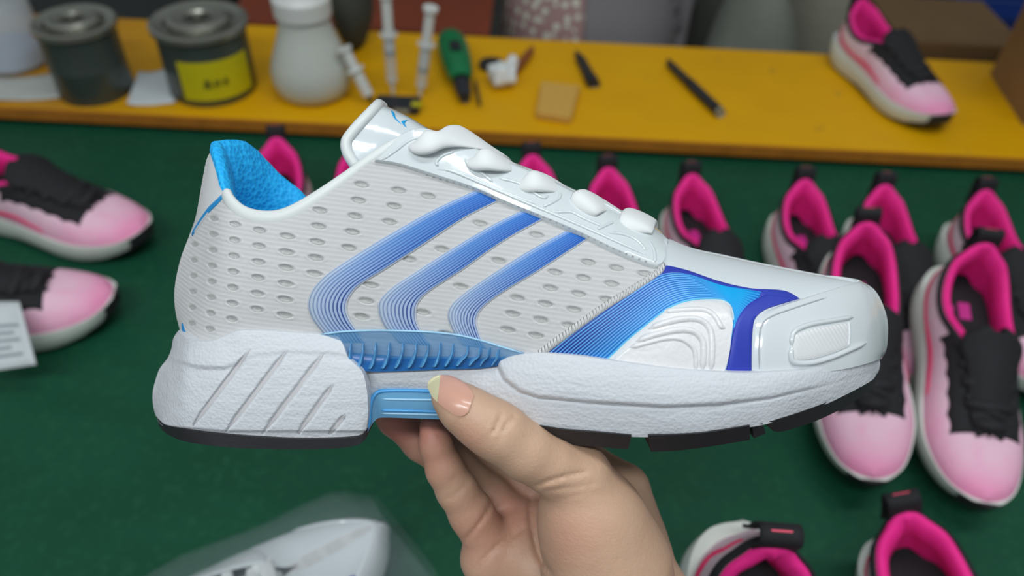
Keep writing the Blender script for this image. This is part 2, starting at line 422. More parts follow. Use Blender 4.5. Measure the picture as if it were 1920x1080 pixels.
M['steel'] = plain('dark_steel', srgb(70, 68, 64), 0.35, 0.2, 60, Metallic=0.6)
M['cardboard'] = plain('brown_cardboard', srgb(140, 108, 66), 0.8, 0.12, 20)
M['cardboard_dark'] = plain('dark_cardboard', srgb(104, 78, 46), 0.85, 0.12, 20)
M['blue_crate'] = plain('blue_plastic_crate', srgb(24, 56, 128), 0.45)
M['sack'] = plain('grey_green_sack', srgb(122, 126, 116), 0.85, 0.15, 12, 0.4, 60, 0.004)
M['sack_light'] = plain('beige_sack', srgb(150, 148, 132), 0.85, 0.12, 14, 0.4, 60, 0.004)
M['sack_dark'] = plain('dark_cloth', srgb(58, 60, 54), 0.9, 0.2, 12, 0.4, 60, 0.004)
M['redwood'] = plain('red_brown_wood', srgb(128, 54, 26), 0.5, 0.25, 16)
M['redwood_dark'] = plain('dark_red_wood', srgb(82, 36, 22), 0.55, 0.25, 16)
M['paper'] = plain('grey_paper', srgb(180, 182, 176), 0.85, 0.18, 30)
M['paper_white'] = plain('white_paper', srgb(200, 206, 208), 0.8, 0.08, 30)
M['print_grey'] = plain('grey_print', srgb(140, 150, 156), 0.8)
M['concrete'] = plain('dark_concrete', srgb(62, 62, 58), 0.8, 0.2, 6)
M['wall'] = plain('grey_wall_paint', srgb(150, 152, 148), 0.8, 0.06, 4)
t = NT('floral_cloth'); c = t.obj()
vo = t.n('ShaderNodeTexVoronoi', feature='F1'); vo.inputs['Scale'].default_value = 46; vo.inputs['Randomness'].default_value = 0.45
t.t.links.new(c, vo.inputs['Vector'])
dotm = t.math('LESS_THAN', vo.outputs['Distance'], 0.36)
base = t.mix(t.noise(c, 30, 2), srgb(160, 138, 132), srgb(170, 128, 128))
t.set(Base_Color=t.mix(dotm, base, srgb(214, 216, 198)), Roughness=0.9); M['floral'] = t.m
M['apron'] = plain('grey_apron_cloth', srgb(128, 124, 126), 0.85, 0.06, 10)
# ------------------------------------------------------------------ the workshop: floor, wall, belt, bench
def project(p):
    d = np.asarray(p, float)-CAM; z = d@FWD; return 960+F*(d@RIGHT)/z, 540-F*(d@UP)/z, z
tag(box('floor', (-4, -2, -0.05), (4, 5, 0.0), M['concrete']), 'dark concrete workshop floor behind the bench', kind='structure')
tag(box('wall_back', (-4, 4.9, 0.0), (4, 5.0, 3.2), M['wall']), 'plain grey workshop wall behind everything', kind='structure')
BENCH = BELT+0.03
YF = ground(960, 246, BENCH)[1]; YB = ground(960, 71, BENCH)[1]
belt = empty('conveyor_belt', (0, 0.5, BELT-0.05), label='wide green conveyor belt carrying the pink shoes', cat='conveyor')
box('belt_surface', (-3, -0.42, 0.03), (3, YF-0.5+0.03, 0.05), M['belt'], belt)
box('belt_frame', (-3, -0.45, -0.08), (3, -0.42, 0.045), M['dark_metal'], belt)
for x in (-1.6, 1.6):
    for y in (-0.38, 0.42): box('leg', (x-0.03, y-0.03, -BELT+0.05), (x+0.03, y+0.03, 0.03), M['dark_metal'], belt)
bench = empty('work_bench', (0, YF, BENCH), label='long yellow wooden bench shelf behind the green belt', cat='bench')
box('bench_board', (-2.5, 0.0, -0.018), (2.5, YB-YF, 0.0), M['board'], bench, bevel=0.002)
box('edge_strip', (-2.5, -0.004, -0.020), (2.5, 0.0, -0.003), M['board_edge'], bench)
box('bench_rail', (-2.5, 0.035, -0.11), (2.5, 0.06, -0.018), M['dark_metal'], bench)
for x in (-1.7, 1.75):
    for y in (0.08, YB-YF-0.04): box('leg', (x-0.025, y-0.02, -BENCH), (x+0.025, y+0.02, -0.018), M['dark_metal'], bench)

# ------------------------------------------------------------------ things on the bench
def solve_height(base, v_target):
    lo, hi = 0.0, 0.5
    for _ in range(30):
        m_ = (lo+hi)/2
        if project(base+np.array([0, 0, m_]))[1] > v_target: lo = m_
        else: hi = m_
    return lo
def can(u, v, rb, label, lid_v):
    b = ground(u, v, BENCH); h = solve_height(b, lid_v)
    o = empty('metal_can', tuple(b), label=label, cat='can', group='lidded metal cans on the bench')
    lathe('can_body', [(0, 0), (rb*.97, 0), (rb, .003), (rb, h*.45), (rb*1.006, h*.46), (rb, h*.47), (rb, h-.006), (rb*1.02, h), (rb*.9, h)], M['tin_side'], o, 40)
    lathe('rim', [(rb*1.03, h-.006), (rb*1.09, h-.003), (rb*1.09, h+.004), (rb*1.02, h+.006), (rb*.80, h+.001), (rb*.78, h-.004), (rb*.70, h-.004)], M['tin'], o, 40)
    lid = lathe('lid', [(0, h+.004), (rb*.28, h+.004), (rb*.34, h+.010), (rb*.60, h+.012), (rb*.68, h+.008), (rb*.70, h-.003), (rb*.60, h-.004), (0, h-.004)], M['tin'], o, 40)
    lathe('lid_recess', [(0, h+.0055), (rb*.25, h+.0055), (rb*.27, h+.007), (rb*.30, h+.0062), (rb*.30, h+.003), (0, h+.003)], M['tin_dark'], lid, 32)
    lathe('lid_knob', [(0, h+.012), (rb*.07, h+.012), (rb*.09, h+.009), (rb*.08, h+.005), (0, h+.005)], M['tin'], lid, 16)
    return o, b, h
can1, b1, h1 = can(183, 168, 0.053, 'grey-green metal can with a shiny lid, left of the yellow-labelled can', 44)
can2, b2, h2 = can(402, 163, 0.064, 'metal can wrapped with a bright yellow paper label', 42)
# label wraps the side that faces the viewer
a0, a1 = -math.pi*0.60, -math.pi*0.06; th = np.linspace(a0, a1, 24); zz_ = np.linspace(h2*.12, h2*.70, 6); R_ = 0.0652
def cyl(r, a, z): return np.array([r*math.cos(a), r*math.sin(a), z])
label_o = make('paper_label', [cyl(R_, a, z) for a in th for z in zz_]+[cyl(R_-.0006, a, z) for a in th for z in zz_],
               gridfaces(24, 6)+[tuple(144+k for k in f[::-1]) for f in gridfaces(24, 6)], M['label_yellow'], can2)
def stroke(pts, wd=0.0011):
    q = rs(pts, max(4, 3*len(pts))) if len(pts) > 2 else np.array([np.array(pts[0])*(1-t)+np.array(pts[1])*t for t in np.linspace(0, 1, 6)])
    path = [cyl(R_+.0004, x, z) for x, z in q]; ups = [cyl(1, x, 0) for x, z in q]
    return path, np.array(ups)
glyphs = [  # three handwritten characters, strokes in a unit cell
 [((.5, 1.0), (.55, .90)), ((.15, .84), (.9, .86)), ((.32, .72), (.30, .58), (.7, .58)), ((.32, .72), (.72, .73), (.70, .58)), ((.12, .44), (.10, .0)), ((.12, .44), (.92, .46), (.9, .05), (.80, .08)), ((.34, .30), (.33, .12)), ((.34, .30), (.68, .31), (.66, .13), (.35, .13))],
 [((.22, .95), (.22, .0)), ((.02, .66), (.40, .72)), ((.22, .66), (.04, .34)), ((.24, .60), (.40, .44)), ((.62, .92), (.56, .62)), ((.50, .70), (.95, .74)), ((.74, .98), (.74, .0)), ((.52, .40), (.96, .44))],
 [((.5, 1.0), (.5, .05), (.38, .12)), ((.08, .62), (.40, .66), (.12, .18)), ((.60, .56), (.92, .14)), ((.88, .80), (.58, .58))]]
ca = -math.pi*0.44
for gi, gl in enumerate(glyphs):
    V, Fs = [], []
    sc = (0.185, 0.185*R_*1.25) if gi == 0 else (0.15, 0.15*R_*1.25)
    for s_ in gl:
        path, ups = stroke([(ca+x*sc[0], h2*.30+z*sc[1]+gi*0.001) for x, z in s_])
        tmp = sweep('tmp_stroke', path, 0.0008, 0.0003, None, None, n=6, up=ups)
        k = len(V); V += [tuple(v.co) for v in tmp.data.vertices]; Fs += [tuple(k+i for i in p.vertices) for p in tmp.data.polygons]; bpy.data.objects.remove(tmp)
    make('handwritten_character', V, Fs, M['ink'], label_o); ca += sc[0]*1.25

b = ground(590, 172, BENCH); hb = solve_height(b, 14)
bo = empty('squeeze_bottle', tuple(b), label='milky white plastic squeeze bottle standing beside the metal cans', cat='bottle')
lathe('bottle_body', [(0, 0), (.040, 0), (.052, .006), (.0585, .022), (.060, .040), (.056, hb*.42), (.046, hb*.62), (.0385, hb*.78), (.036, hb*.90), (.036, hb*.97), (0, hb*.97)], M['milky'], bo, 40, sharp=None)
cp = lathe('cap', [(.038, hb*.93), (.041, hb*.94), (.042, hb*1.12), (.036, hb*1.18), (.012, hb*1.22), (.008, hb*1.5), (0, hb*1.5)], M['white_plastic'], bo, 32)

def frame_from(z):
    z = np.asarray(z, float)/np.linalg.norm(z); x = np.cross([0, 1, 0.1], z); x /= np.linalg.norm(x); y = np.cross(z, x); return np.array([x, y, z])
def syringe(p0, p1, label, plunger=0.45, dark=False):
    p0, p1 = np.asarray(p0), np.asarray(p1); L = np.linalg.norm(p1-p0); ax = frame_from(p1-p0)
    o = empty('syringe', tuple(p0), label=label, cat='syringe', group='plastic syringes on the bench')
    lathe('needle_hub', [(0, 0), (.0022, 0), (.0035, L*.10), (.0035, L*.14), (0, L*.14)], M['dark_plastic'] if dark else M['white_plastic'], o, 12, axis=ax)
    lathe('barrel', [(0, L*.14), (.0085, L*.15), (.0085, L*.60), (.0135, L*.605), (.0135, L*.62), (.007, L*.625)], M['clear'] if not dark else M['white_plastic'], o, 18, axis=ax)
    pl = lathe('plunger', [(0, L*plunger), (.0074, L*plunger), (.0074, L*.96), (.011, L*.965), (.011, L), (0, L)], M['white_plastic'], o, 18, axis=ax)
    lathe('rubber_seal', [(0, L*plunger-.008), (.0079, L*plunger-.007), (.0079, L*plunger), (0, L*plunger)], M['dark_plastic'], pl, 18, axis=ax)
    return o
blk_lo = ground(702, 214, BENCH); blk_hi = ground(790, 196, BENCH)
bk = empty('glue_tray', (0, 0, 0), label='small black tray with scraps of label, under the syringes', cat='tray')
xa, xb = blk_lo[0], blk_hi[0]; y0 = min(blk_lo[1], blk_hi[1])
box('tray_body', (xa, y0, BENCH), (xb, y0+0.035, BENCH+0.014), M['dark_plastic'], bk, bevel=0.002)
box('label_scrap', (xa+.03, y0-.0008, BENCH+.004), (xa+.052, y0, BENCH+.011), M['sack_light'], bk)
box('label_scrap', (xa+.055, y0+.004, BENCH+.014), (xa+.07, y0+.016, BENCH+.0148), M['label_yellow'], bk)
def vertical_top(b, u, v):
    """point above base b whose image is at height v"""
    return b+np.array([0, 0, solve_height(b, v)])
sb_ = ground(737, 178, BENCH); st_ = vertical_top(sb_, 737, -14); syringe(sb_+np.array([0, 0, .001]), st_, 'white plastic syringe standing upright nearest the squeeze bottle', .46)
sb_ = ground(787, 184, BENCH); st_ = vertical_top(sb_, 805, 12)+np.array([0.022, 0, 0]); syringe(sb_+np.array([0, 0, .001]), st_, 'tilted white syringe standing between the upright syringe and the green tool', .36)
sb_ = ground(698, 196, BENCH)+np.array([0, 0, .004]); st_ = ground(645, 90, BENCH+.086); syringe(sb_, st_, 'syringe with a black tip leaning against the squeeze bottle', .5, True)

# green hand tool
p0, p1 = ground(843, 84, BENCH), ground(872, 198, BENCH)
tool = empty('hand_tool', (0, 0, 0), label='green plastic hand tool with a dark tip lying on the bench', cat='tool')
def along(x, z=0.0): return p0*(1-x)+p1*x+np.array([0, 0, z])
xs_ = np.linspace(0, 0.80, 26); rr_ = np.interp(xs_, [0, .03, .12, .3, .5, .7, .8], [.006, .016, .0235, .0255, .0245, .020, .014])
sweep('tool_body', [along(x, .0205) for x in xs_], rr_, rr_*0.78, M['green_plastic'], tool, n=18)
xs_ = np.linspace(0.78, 1.0, 10); sweep('tool_tip', [along(x, .0175-.006*(x-.78)/.22) for x in xs_], np.interp(xs_, [.78, .9, 1], [.0135, .012, .008]), np.interp(xs_, [.78, .9, 1], [.012, .010, .007]), M['dark_plastic'], tool, n=14)
sweep('trigger', [along(x, .040-.004*abs(x-.42)*4) for x in np.linspace(.34, .5, 6)], .009, .003, M['dark_plastic'], tool, n=10)
xs_ = np.linspace(.70, 1.06, 8); sweep('side_lever', [along(x, .010)+np.array([.024-.01*(x-.7), 0, 0]) for x in xs_], .0025, .0025, M['dark_plastic'], tool, n=8)

# tissue wad, dark lid and brown stick
def lump(name, c, r, mat, parent=None, amp=0.25, freq=3.0, seed=0, n=20):
    rg = np.random.default_rng(seed); k = rg.normal(size=(10, 3))*freq; ph = rg.uniform(0, 6.28, 10)
    V = []
    for i in range(n+1):
        for j in range(2*n):
            a, b_ = math.pi*i/n, math.pi*j/n; d = np.array([math.sin(a)*math.cos(b_), math.sin(a)*math.sin(b_), math.cos(a)])
            V.append(np.asarray(c)+d*np.asarray(r)*(1+amp*np.mean(np.sin(k@d+ph))*1.6))
    V = np.array(V); V[:, 2] = np.maximum(V[:, 2], c[2]-r[2]*0.98)
    return make(name, V, [f[::-1] for f in gridfaces(n+1, 2*n, True)], mat, parent, merge=1e-6)
c_ = ground(942, 160, BENCH); ti = lump('tissue_wad', c_+np.array([0, 0, .020]), (.023, .022, .021), M['tissue'], None, .35, 3.2, 3)
tag(ti, 'crumpled white tissue wad on the yellow bench', 'tissue')
lump('tissue_end', c_+np.array([.012, .028, .022]), (.010, .016, .014), M['tissue'], ti, .3, 3, 5, 12)
p0, p1 = ground(962, 146, BENCH), ground(998, 100, BENCH)
tag(sweep('wooden_stick', [p0*(1-x)+p1*x+np.array([0, 0, .0082]) for x in np.linspace(0, 1, 8)], [.005, .006, .007, .0075, .0075, .007, .006, .003], .0065, M['stick'], None, n=10), 'short brown wooden stick beside the white tissue wad', 'stick')
c_ = ground(922, 126, BENCH); tag(lathe('small_lid', [(0, 0), (.021, 0), (.022, .004), (.021, .008), (.016, .008), (.015, .005), (0, .005)], M['steel'], None, 24, tuple(c_)), 'small dark metal lid behind the white tissue wad', 'lid')
# sponge
cs_ = [ground(u, v, BENCH) for u, v in ((1014,166), (1086,174), (1070,234), (1004,224))]
V = [c+np.array([0, 0, .0005]) for c in cs_]+[c+np.array([0, 0, .014]) for c in cs_]
sp = make('sponge_block', V, [(0, 1, 2, 3), (7, 6, 5, 4), (0, 4, 5, 1), (1, 5, 6, 2), (2, 6, 7, 3), (3, 7, 4, 0)], M['sponge'], None, smooth=False, merge=1e-6)
bv = sp.modifiers.new('soft', 'BEVEL'); bv.width = .003; bv.segments = 2; tag(sp, 'square tan sponge block on the yellow bench', 'sponge')
# small dark tool and marker
p0, p1 = ground(1080, 102, BENCH), ground(1112, 164, BENCH)
kt = empty('folding_knife', (0, 0, 0), label='small dark worn folding knife between the sponge and the marker', cat='knife')
sweep('handle', [p0*(1-x)+p1*x+np.array([0, 0, .0062]) for x in np.linspace(.22, 1, 8)], [.008, .009, .009, .0095, .010, .0105, .011, .008], .006, M['steel'], kt, n=10)
sweep('blade', [p0*(1-x)+p1*x+np.array([0, 0, .006]) for x in np.linspace(0, .3, 5)], [.002, .005, .006, .006, .006], .0015, M['dark_plastic'], kt, n=8)
sweep('end_cap', [p0*(1-x)+p1*x+np.array([0, 0, .0066]) for x in np.linspace(.82, 1.02, 4)], .0115, .0066, M['dark_plastic'], kt, n=10)
p0, p1 = ground(1250, 125, BENCH), ground(1350, 222, BENCH)
mk = empty('marker_pen', (0, 0, 0), label='black marker pen lying diagonally on the yellow bench', cat='pen')
def mpos(x): return p0*(1-x)+p1*x+np.array([0, 0, .0085])
sweep('barrel', [mpos(x) for x in np.linspace(.42, .96, 8)], [.0072, .0078, .008, .008, .008, .008, .008, .0078], .0082, M['dark_plastic'], mk, n=14)
sweep('cap', [mpos(x) for x in np.linspace(0, .44, 8)], [.003, .0055, .006, .0066, .007, .007, .007, .0072], .0068, M['steel'], mk, n=14)
sweep('end_ring', [mpos(x) for x in np.linspace(.955, 1.0, 3)], .0076, .0076, M['sack_light'], mk, n=14)
# clear jar and papers on the left
b = ground(30, 118, BENCH); jr = empty('clear_jar', tuple(b), label='clear plastic jar at the left end of the bench', cat='jar')
lathe('jar_body', [(0, 0), (.045, 0), (.050, .006), (.050, .10), (.044, .115), (.042, .115), (.047, .10), (.047, .008), (0, .006)], M['clear'], jr, 32)
lathe('glint_fill', [(0, .007), (.046, .008), (.046, .030), (0, .030)], plain('pale_blue_glint', srgb(120, 140, 200), 0.1), jr, 32)  # blue tint and glint of the clear jar, put in as a coloured filling
lathe('jar_lid', [(0, .130), (.047, .130), (.048, .112), (.046, .112)], M['clear'], jr, 32)
def sheet(name, corners, mat, label, z=0.0008, curl=0.01, seed=1, cat='paper'):
    c = [ground(u, v, BENCH) for u, v in corners]; V = []; rg = np.random.default_rng(seed); k = rg.normal(size=(4, 2))*5
    for i in range(9):
        for j in range(9):
            a, b_ = i/8, j/8; p = (c[0]*(1-a)+c[1]*a)*(1-b_)+(c[3]*(1-a)+c[2]*a)*b_
            V.append(p+np.array([0, 0, z+curl*0.5*(1+np.mean(np.sin(k@np.array([a, b_])))) * max(0, abs(a-.5)*2-.2)]))
    o = make(name, V, gridfaces(9, 9), mat); sd_ = o.modifiers.new('thick', 'SOLIDIFY'); sd_.thickness = 0.0006; sd_.offset = 0
    return tag(o, label, cat)
sheet('paper_sheet', ((-40,150), (125,140), (140,186), (-30,192)), M['paper'], 'crumpled grey paper scrap by the clear jar', .0009, .012, 2)
sheet('paper_sheet', ((262,140), (318,130), (330,196), (240,200)), M['paper_white'], 'white paper scrap lying between the two metal cans', .0009, .012, 4)

# ------------------------------------------------------------------ behind the bench
def P2(u, v, Y):
    d = ray(u, v); t = (Y-CAM[1])/d[1]; return CAM+t*d
st_o = empty('wooden_stool', (0, 0, 0), label='red-brown wooden stool bench behind the syringes', cat='stool')
a_, b_ = P2(700, 6, 1.62), P2(925, 6, 1.62); zt = a_[2]
box('seat', (a_[0]-.26, 1.46, zt-.005), (b_[0], 1.78, zt+.022), M['redwood'], st_o, bevel=.003)
box('apron', (a_[0]-.24, 1.50, zt-.16), (b_[0]-.02, 1.53, zt-.012), M['redwood_dark'], st_o)
for x in (a_[0]-.23, b_[0]-.06):
    for y in (1.49, 1.72): box('leg', (x, y, 0.0), (x+.045, y+.045, zt-.005), M['redwood_dark'], st_o)
a_, b_ = P2(60, 30, 1.55), P2(500, 40, 1.55)
cb = empty('machine_cabinet', (0, 0, 0), label='dark metal machine cabinet behind the metal cans', cat='cabinet')
box('cabinet_body', (-1.6, 1.50, 0.0), (b_[0]-.20, 1.95, .66), M['dark_metal'], cb, bevel=.006)
for k in range(2): box('door_panel', (-1.55+k*.38, 1.488, .05), (-1.21+k*.38, 1.50, .62), M['tin_dark'], cb, bevel=.003)
def sack(name, u, v, Y, r, mat, label, seed, cat='sack'):
    c = P2(u, v, Y); c = np.array([c[0], Y+r[1], 0.0]); o = lump(name, np.array([0, 0, r[2]]), r, mat, None, .16, 2.4, seed, 24)
    o.location = tuple(c); return tag(o, label, cat)
po = lump('cloth_pouch', np.array([0, 0, 0]), (.035, .05, .07), M['sack_dark'], None, .2, 2.5, 12, 16); q = ground(668, 84, BENCH); po.location = (q[0], q[1]-.0, BENCH+.069); tag(po, 'dark brown cloth pouch tucked behind the squeeze bottle', 'pouch')
sack('fabric_sack', 1352, 30, 1.80, (.09, .10, .33), M['sack_dark'], 'dark fabric sack on the floor right of the seated person', 21)
sack('fabric_sack', 1482, 30, 1.40, (.125, .16, .40), M['sack'], 'bulging grey-green sack behind the bench left of the bench-top shoe', 22)
sack('fabric_sack', 1640, 20, 1.74, (.16, .16, .43), M['sack_light'], 'pale beige sack behind the bench-top shoe', 23)
a_ = P2(1775, 30, 1.80); crate = empty('plastic_crate', (a_[0], 1.78, 0.0), label='blue plastic crate in the far right corner', cat='crate')
zc = P2(1800, -6, 1.80)[2]
for lo, hi in (((0, 0, 0), (.32, .012, zc)), ((0, .25, 0), (.32, .262, zc)), ((0, .012, 0), (.012, .25, zc)), ((.308, .012, 0), (.32, .25, zc))): box('side_wall', lo, hi, M['blue_crate'], crate)
box('crate_base', (.012, .012, 0), (.308, .25, .02), M['blue_crate'], crate)
box('rim_band', (-.008, -.010, zc-.04), (.328, 0, zc-.02), M['blue_crate'], crate)
# cardboard behind the bench and the box standing on its right end
def carton(loc, size, rz, label, mat, flaps):
    o = empty('cardboard_box', loc, rz, label, 'box'); w_, d_, h_ = size; t_ = .004
    for lo, hi in (((0, 0, 0), (w_, t_, h_)), ((0, d_-t_, 0), (w_, d_, h_)), ((0, t_, 0), (t_, d_-t_, h_)), ((w_-t_, t_, 0), (w_, d_-t_, h_))): box('side_panel', lo, hi, mat, o)
    box('bottom_panel', (t_, t_, 0), (w_-t_, d_-t_, t_), mat, o)
    if flaps:
        V = [(0, 0, h_), (w_, 0, h_), (w_, -.06, h_+.05), (0, -.06, h_+.05)]; f = make('flap', V, [(0, 1, 2, 3)], mat, o, smooth=False); m_ = f.modifiers.new('thick', 'SOLIDIFY'); m_.thickness = t_
        V = [(0, 0, h_), (0, d_, h_), (-.05, d_, h_+.06), (-.05, 0, h_+.06)]; f = make('flap', V, [(0, 1, 2, 3)], mat, o, smooth=False); m_ = f.modifiers.new('thick', 'SOLIDIFY'); m_.thickness = t_
    else:
        box('top_panel', (t_, t_, h_-t_), (w_-t_, d_-t_, h_), mat, o)
    return o
q = P2(1700, 62, YB+.03); carton((q[0], YB+.03, 0), (.22, .20, P2(1790, 74, YB+.05)[2]), 0, 'brown cardboard box standing on the floor behind the bench-top shoe', M['cardboard_dark'], False)
qa, qb = ground(1856, 140, BENCH), ground(1918, 236, BENCH); dv = (qa-qb)[:2]; Ld = float(np.linalg.norm(dv))
carton((qb[0], qb[1], BENCH), (.22, Ld, .15), math.atan2(dv[1], dv[0])-math.pi/2, 'open cardboard box on the right end of the bench', M['cardboard'], True)

# seated person across the bench: torso and lap, one mesh, with the grey apron as clothing
fp = Field((-0.42, -0.36, 0.0), (0.42, 0.46, 0.98), 0.011)
tor = fp.cone((0, .16, .50), (0, .20, .92), .165, .15, (1.15, .8, 1))
tor = fp.smin(tor, fp.cone((0, .14, .50), (0, .13, .60), .175, .165, (1.15, .9, .9)), .06)
for sx in (-1, 1):
    leg = fp.smin(fp.cone((sx*.10, .12, .48), (sx*.13, -.17, .50), .098, .080), fp.cone((sx*.13, -.17, .49), (sx*.13, -.13, .10), .068, .048), .03)
    leg = fp.smin(leg, fp.cone((sx*.13, -.13, .045), (sx*.14, -.28, .035), .042, .036), .02)
    tor = fp.smin(tor, leg, .05)
Vp, Fp = fp.mesh(tor)
q = P2(1118, 60, 1.55)
person = make('person', Vp, Fp, M['floral']); person.location = (q[0], 1.62, 0.0)
tag(person, 'seated person in a pale flower-print outfit across the bench', 'person')
PBV = BVHTree.FromPolygons([Vector(p) for p in Vp], [list(map(int, f)) for f in Fp])
V, nn_ = [], (26, 18)
for i in range(nn_[0]):
    for j in range(nn_[1]):
        x = -0.02+0.24*i/(nn_[0]-1); z = .92-(.92-(.455+.09*(i/(nn_[0]-1))**2))*j/(nn_[1]-1)
        h = PBV.ray_cast(Vector((x, -1.0, z)), Vector((0, 1, 0)))
        y = (h[0].y if h[0] is not None else .1); V.append((x, y-.007, z))
ap = make('apron', V, gridfaces(*nn_), M['apron'], person); m_ = ap.modifiers.new('thick', 'SOLIDIFY'); m_.thickness = .004
# ------------------------------------------------------------------ the white and blue shoe held up in front
D0 = 0.325; TILT = math.radians(10.0)
ct, st = math.cos(TILT), math.sin(TILT)
YS = ct*FWD + st*UP; ZS = ct*UP - st*FWD
SO = CAM + D0*FWD
CL = np.array([0.0, -D0*ct, D0*st])                     # the viewpoint in the shoe's own frame
def sdir(u, v):
    a = (np.asarray(u, float)-960)/F; b = (np.asarray(v, float)-540)/F
    return np.stack(np.broadcast_arrays(a, ct-b*st, -st-b*ct), -1)
def P(u, v, y):
    """point of the shoe whose side view outline is (u,v), at y across the shoe"""
    d = sdir(u, v); t = (np.asarray(y, float)-CL[1])/d[..., 1]
    return CL + d*t[..., None]

shoe = empty('running_shoe', label='white running shoe with three blue stripes held up in the hand', cat='shoe')
shoe.matrix_world = Matrix(((RIGHT[0], YS[0], ZS[0], SO[0]), (RIGHT[1], YS[1], ZS[1], SO[1]),
                            (RIGHT[2], YS[2], ZS[2], SO[2]), (0, 0, 0, 1)))

class Body:
    """near side = surface between a bottom and a top outline, bulging by w; far side mirrored"""
    def __init__(s, table, L=None, R=None, sl=0.12, sr=0.12, pw=1.0, mapf=P, disp=None):
        s.T = np.asarray(table, float); s.L = arc_curve(L) if L else None; s.R = arc_curve(R) if R else None
        s.sl, s.sr, s.pw, s.mapf, s.disp = sl, sr, pw, mapf, disp
    def uvw(s, a, t):
        a, t = np.broadcast_arrays(np.asarray(a, float), np.asarray(t, float))
        r = cr(s.T, a); uB, vB, uT, vT, wB, wT, k, bl = [r[..., i] for i in range(8)]
        k = np.clip(k, 0, 1); th = t*math.pi/2
        def f_of(k): return (1-k)*t+k*np.sin(th)
        f = f_of(k)
        w_ = (1-k)*(wB+(wT-wB)*t+bl*4*t*(1-t)) + k*(wT+(wB-wT)*np.abs(np.cos(th))**s.pw)
        u = uB+(uT-uB)*f; v = vB+(vT-vB)*f
        for C, row, dist, wid in ((s.L, s.T[0], a, s.sl), (s.R, s.T[-1], 1-a, s.sr)):
            if C is None: continue
            fade = np.clip(1-dist/wid, 0, 1)**2; f0 = f_of(row[6]); c = C(f0)
            u = u+fade*(c[..., 0]-(row[0]+(row[2]-row[0])*f0)); v = v+fade*(c[..., 1]-(row[1]+(row[3]-row[1])*f0))
        return u, v, np.maximum(w_, 0)
    def near(s, a, t, off=0.0, disp=True):
        u, v, w_ = s.uvw(a, t)
        if disp and s.disp is not None: w_ = np.maximum(w_ + s.disp(u, v), 0)
        p = s.mapf(u, v, -w_)
        if np.any(off):
            e = 1e-3; q = lambda a_, t_: s.near(a_, t_, 0.0, False)
            da = q(np.clip(a+e, 0, 1), t)-q(np.clip(a-e, 0, 1), t); dt = q(a, np.clip(t+e, 0, 1))-q(a, np.clip(t-e, 0, 1))
            n = np.cross(da, dt); n /= np.linalg.norm(n, axis=-1)[..., None]+1e-12
            flip = np.where(n[..., 1] > 0, -1.0, 1.0); n = n*flip[..., None]
            p = p+n*np.asarray(off)[..., None]
        return p
    def st(s, u, v):
        """(s,t) of outline points, by search"""
        if not hasattr(s, 'tab'):
            A, T_ = np.meshgrid(np.linspace(0, 1, 500), np.linspace(0, 1, 200), indexing='ij')
            U, V, _ = s.uvw(A, T_); s.tab = (A.ravel(), T_.ravel(), U.ravel(), V.ravel())
        A, T_, U, V = s.tab; out = []
        for x, y in zip(np.ravel(u), np.ravel(v)):
            i = np.argmin((U-x)**2+(V-y)**2); out.append((A[i], T_[i]))
        return np.array(out)
    def solid(s, name, mat, parent, n=120, m=24, cos_ends=(True, True), merge=1e-5, sharp=50, farstep=1):
        x = np.linspace(0, 1, n); A, T_ = np.meshgrid(x, np.linspace(0, 1, m), indexing='ij')
        p = s.near(A, T_); q = s.near(A, T_, disp=False)*np.array([1, -1, 1])
        ring = np.concatenate([p, q[:, ::-1]], 1)
        fc = gridfaces(n, 2*m, True)
        for i0 in (0, n-1):
            for j in range(m-1):
                b = i0*2*m; f = (b+j, b+j+1, b+2*m-2-j, b+2*m-1-j)
                fc.append(f if i0 == 0 else f[::-1])
        return make(name, ring.reshape(-1, 3), fc, mat, parent, merge=merge, sharp=sharp)

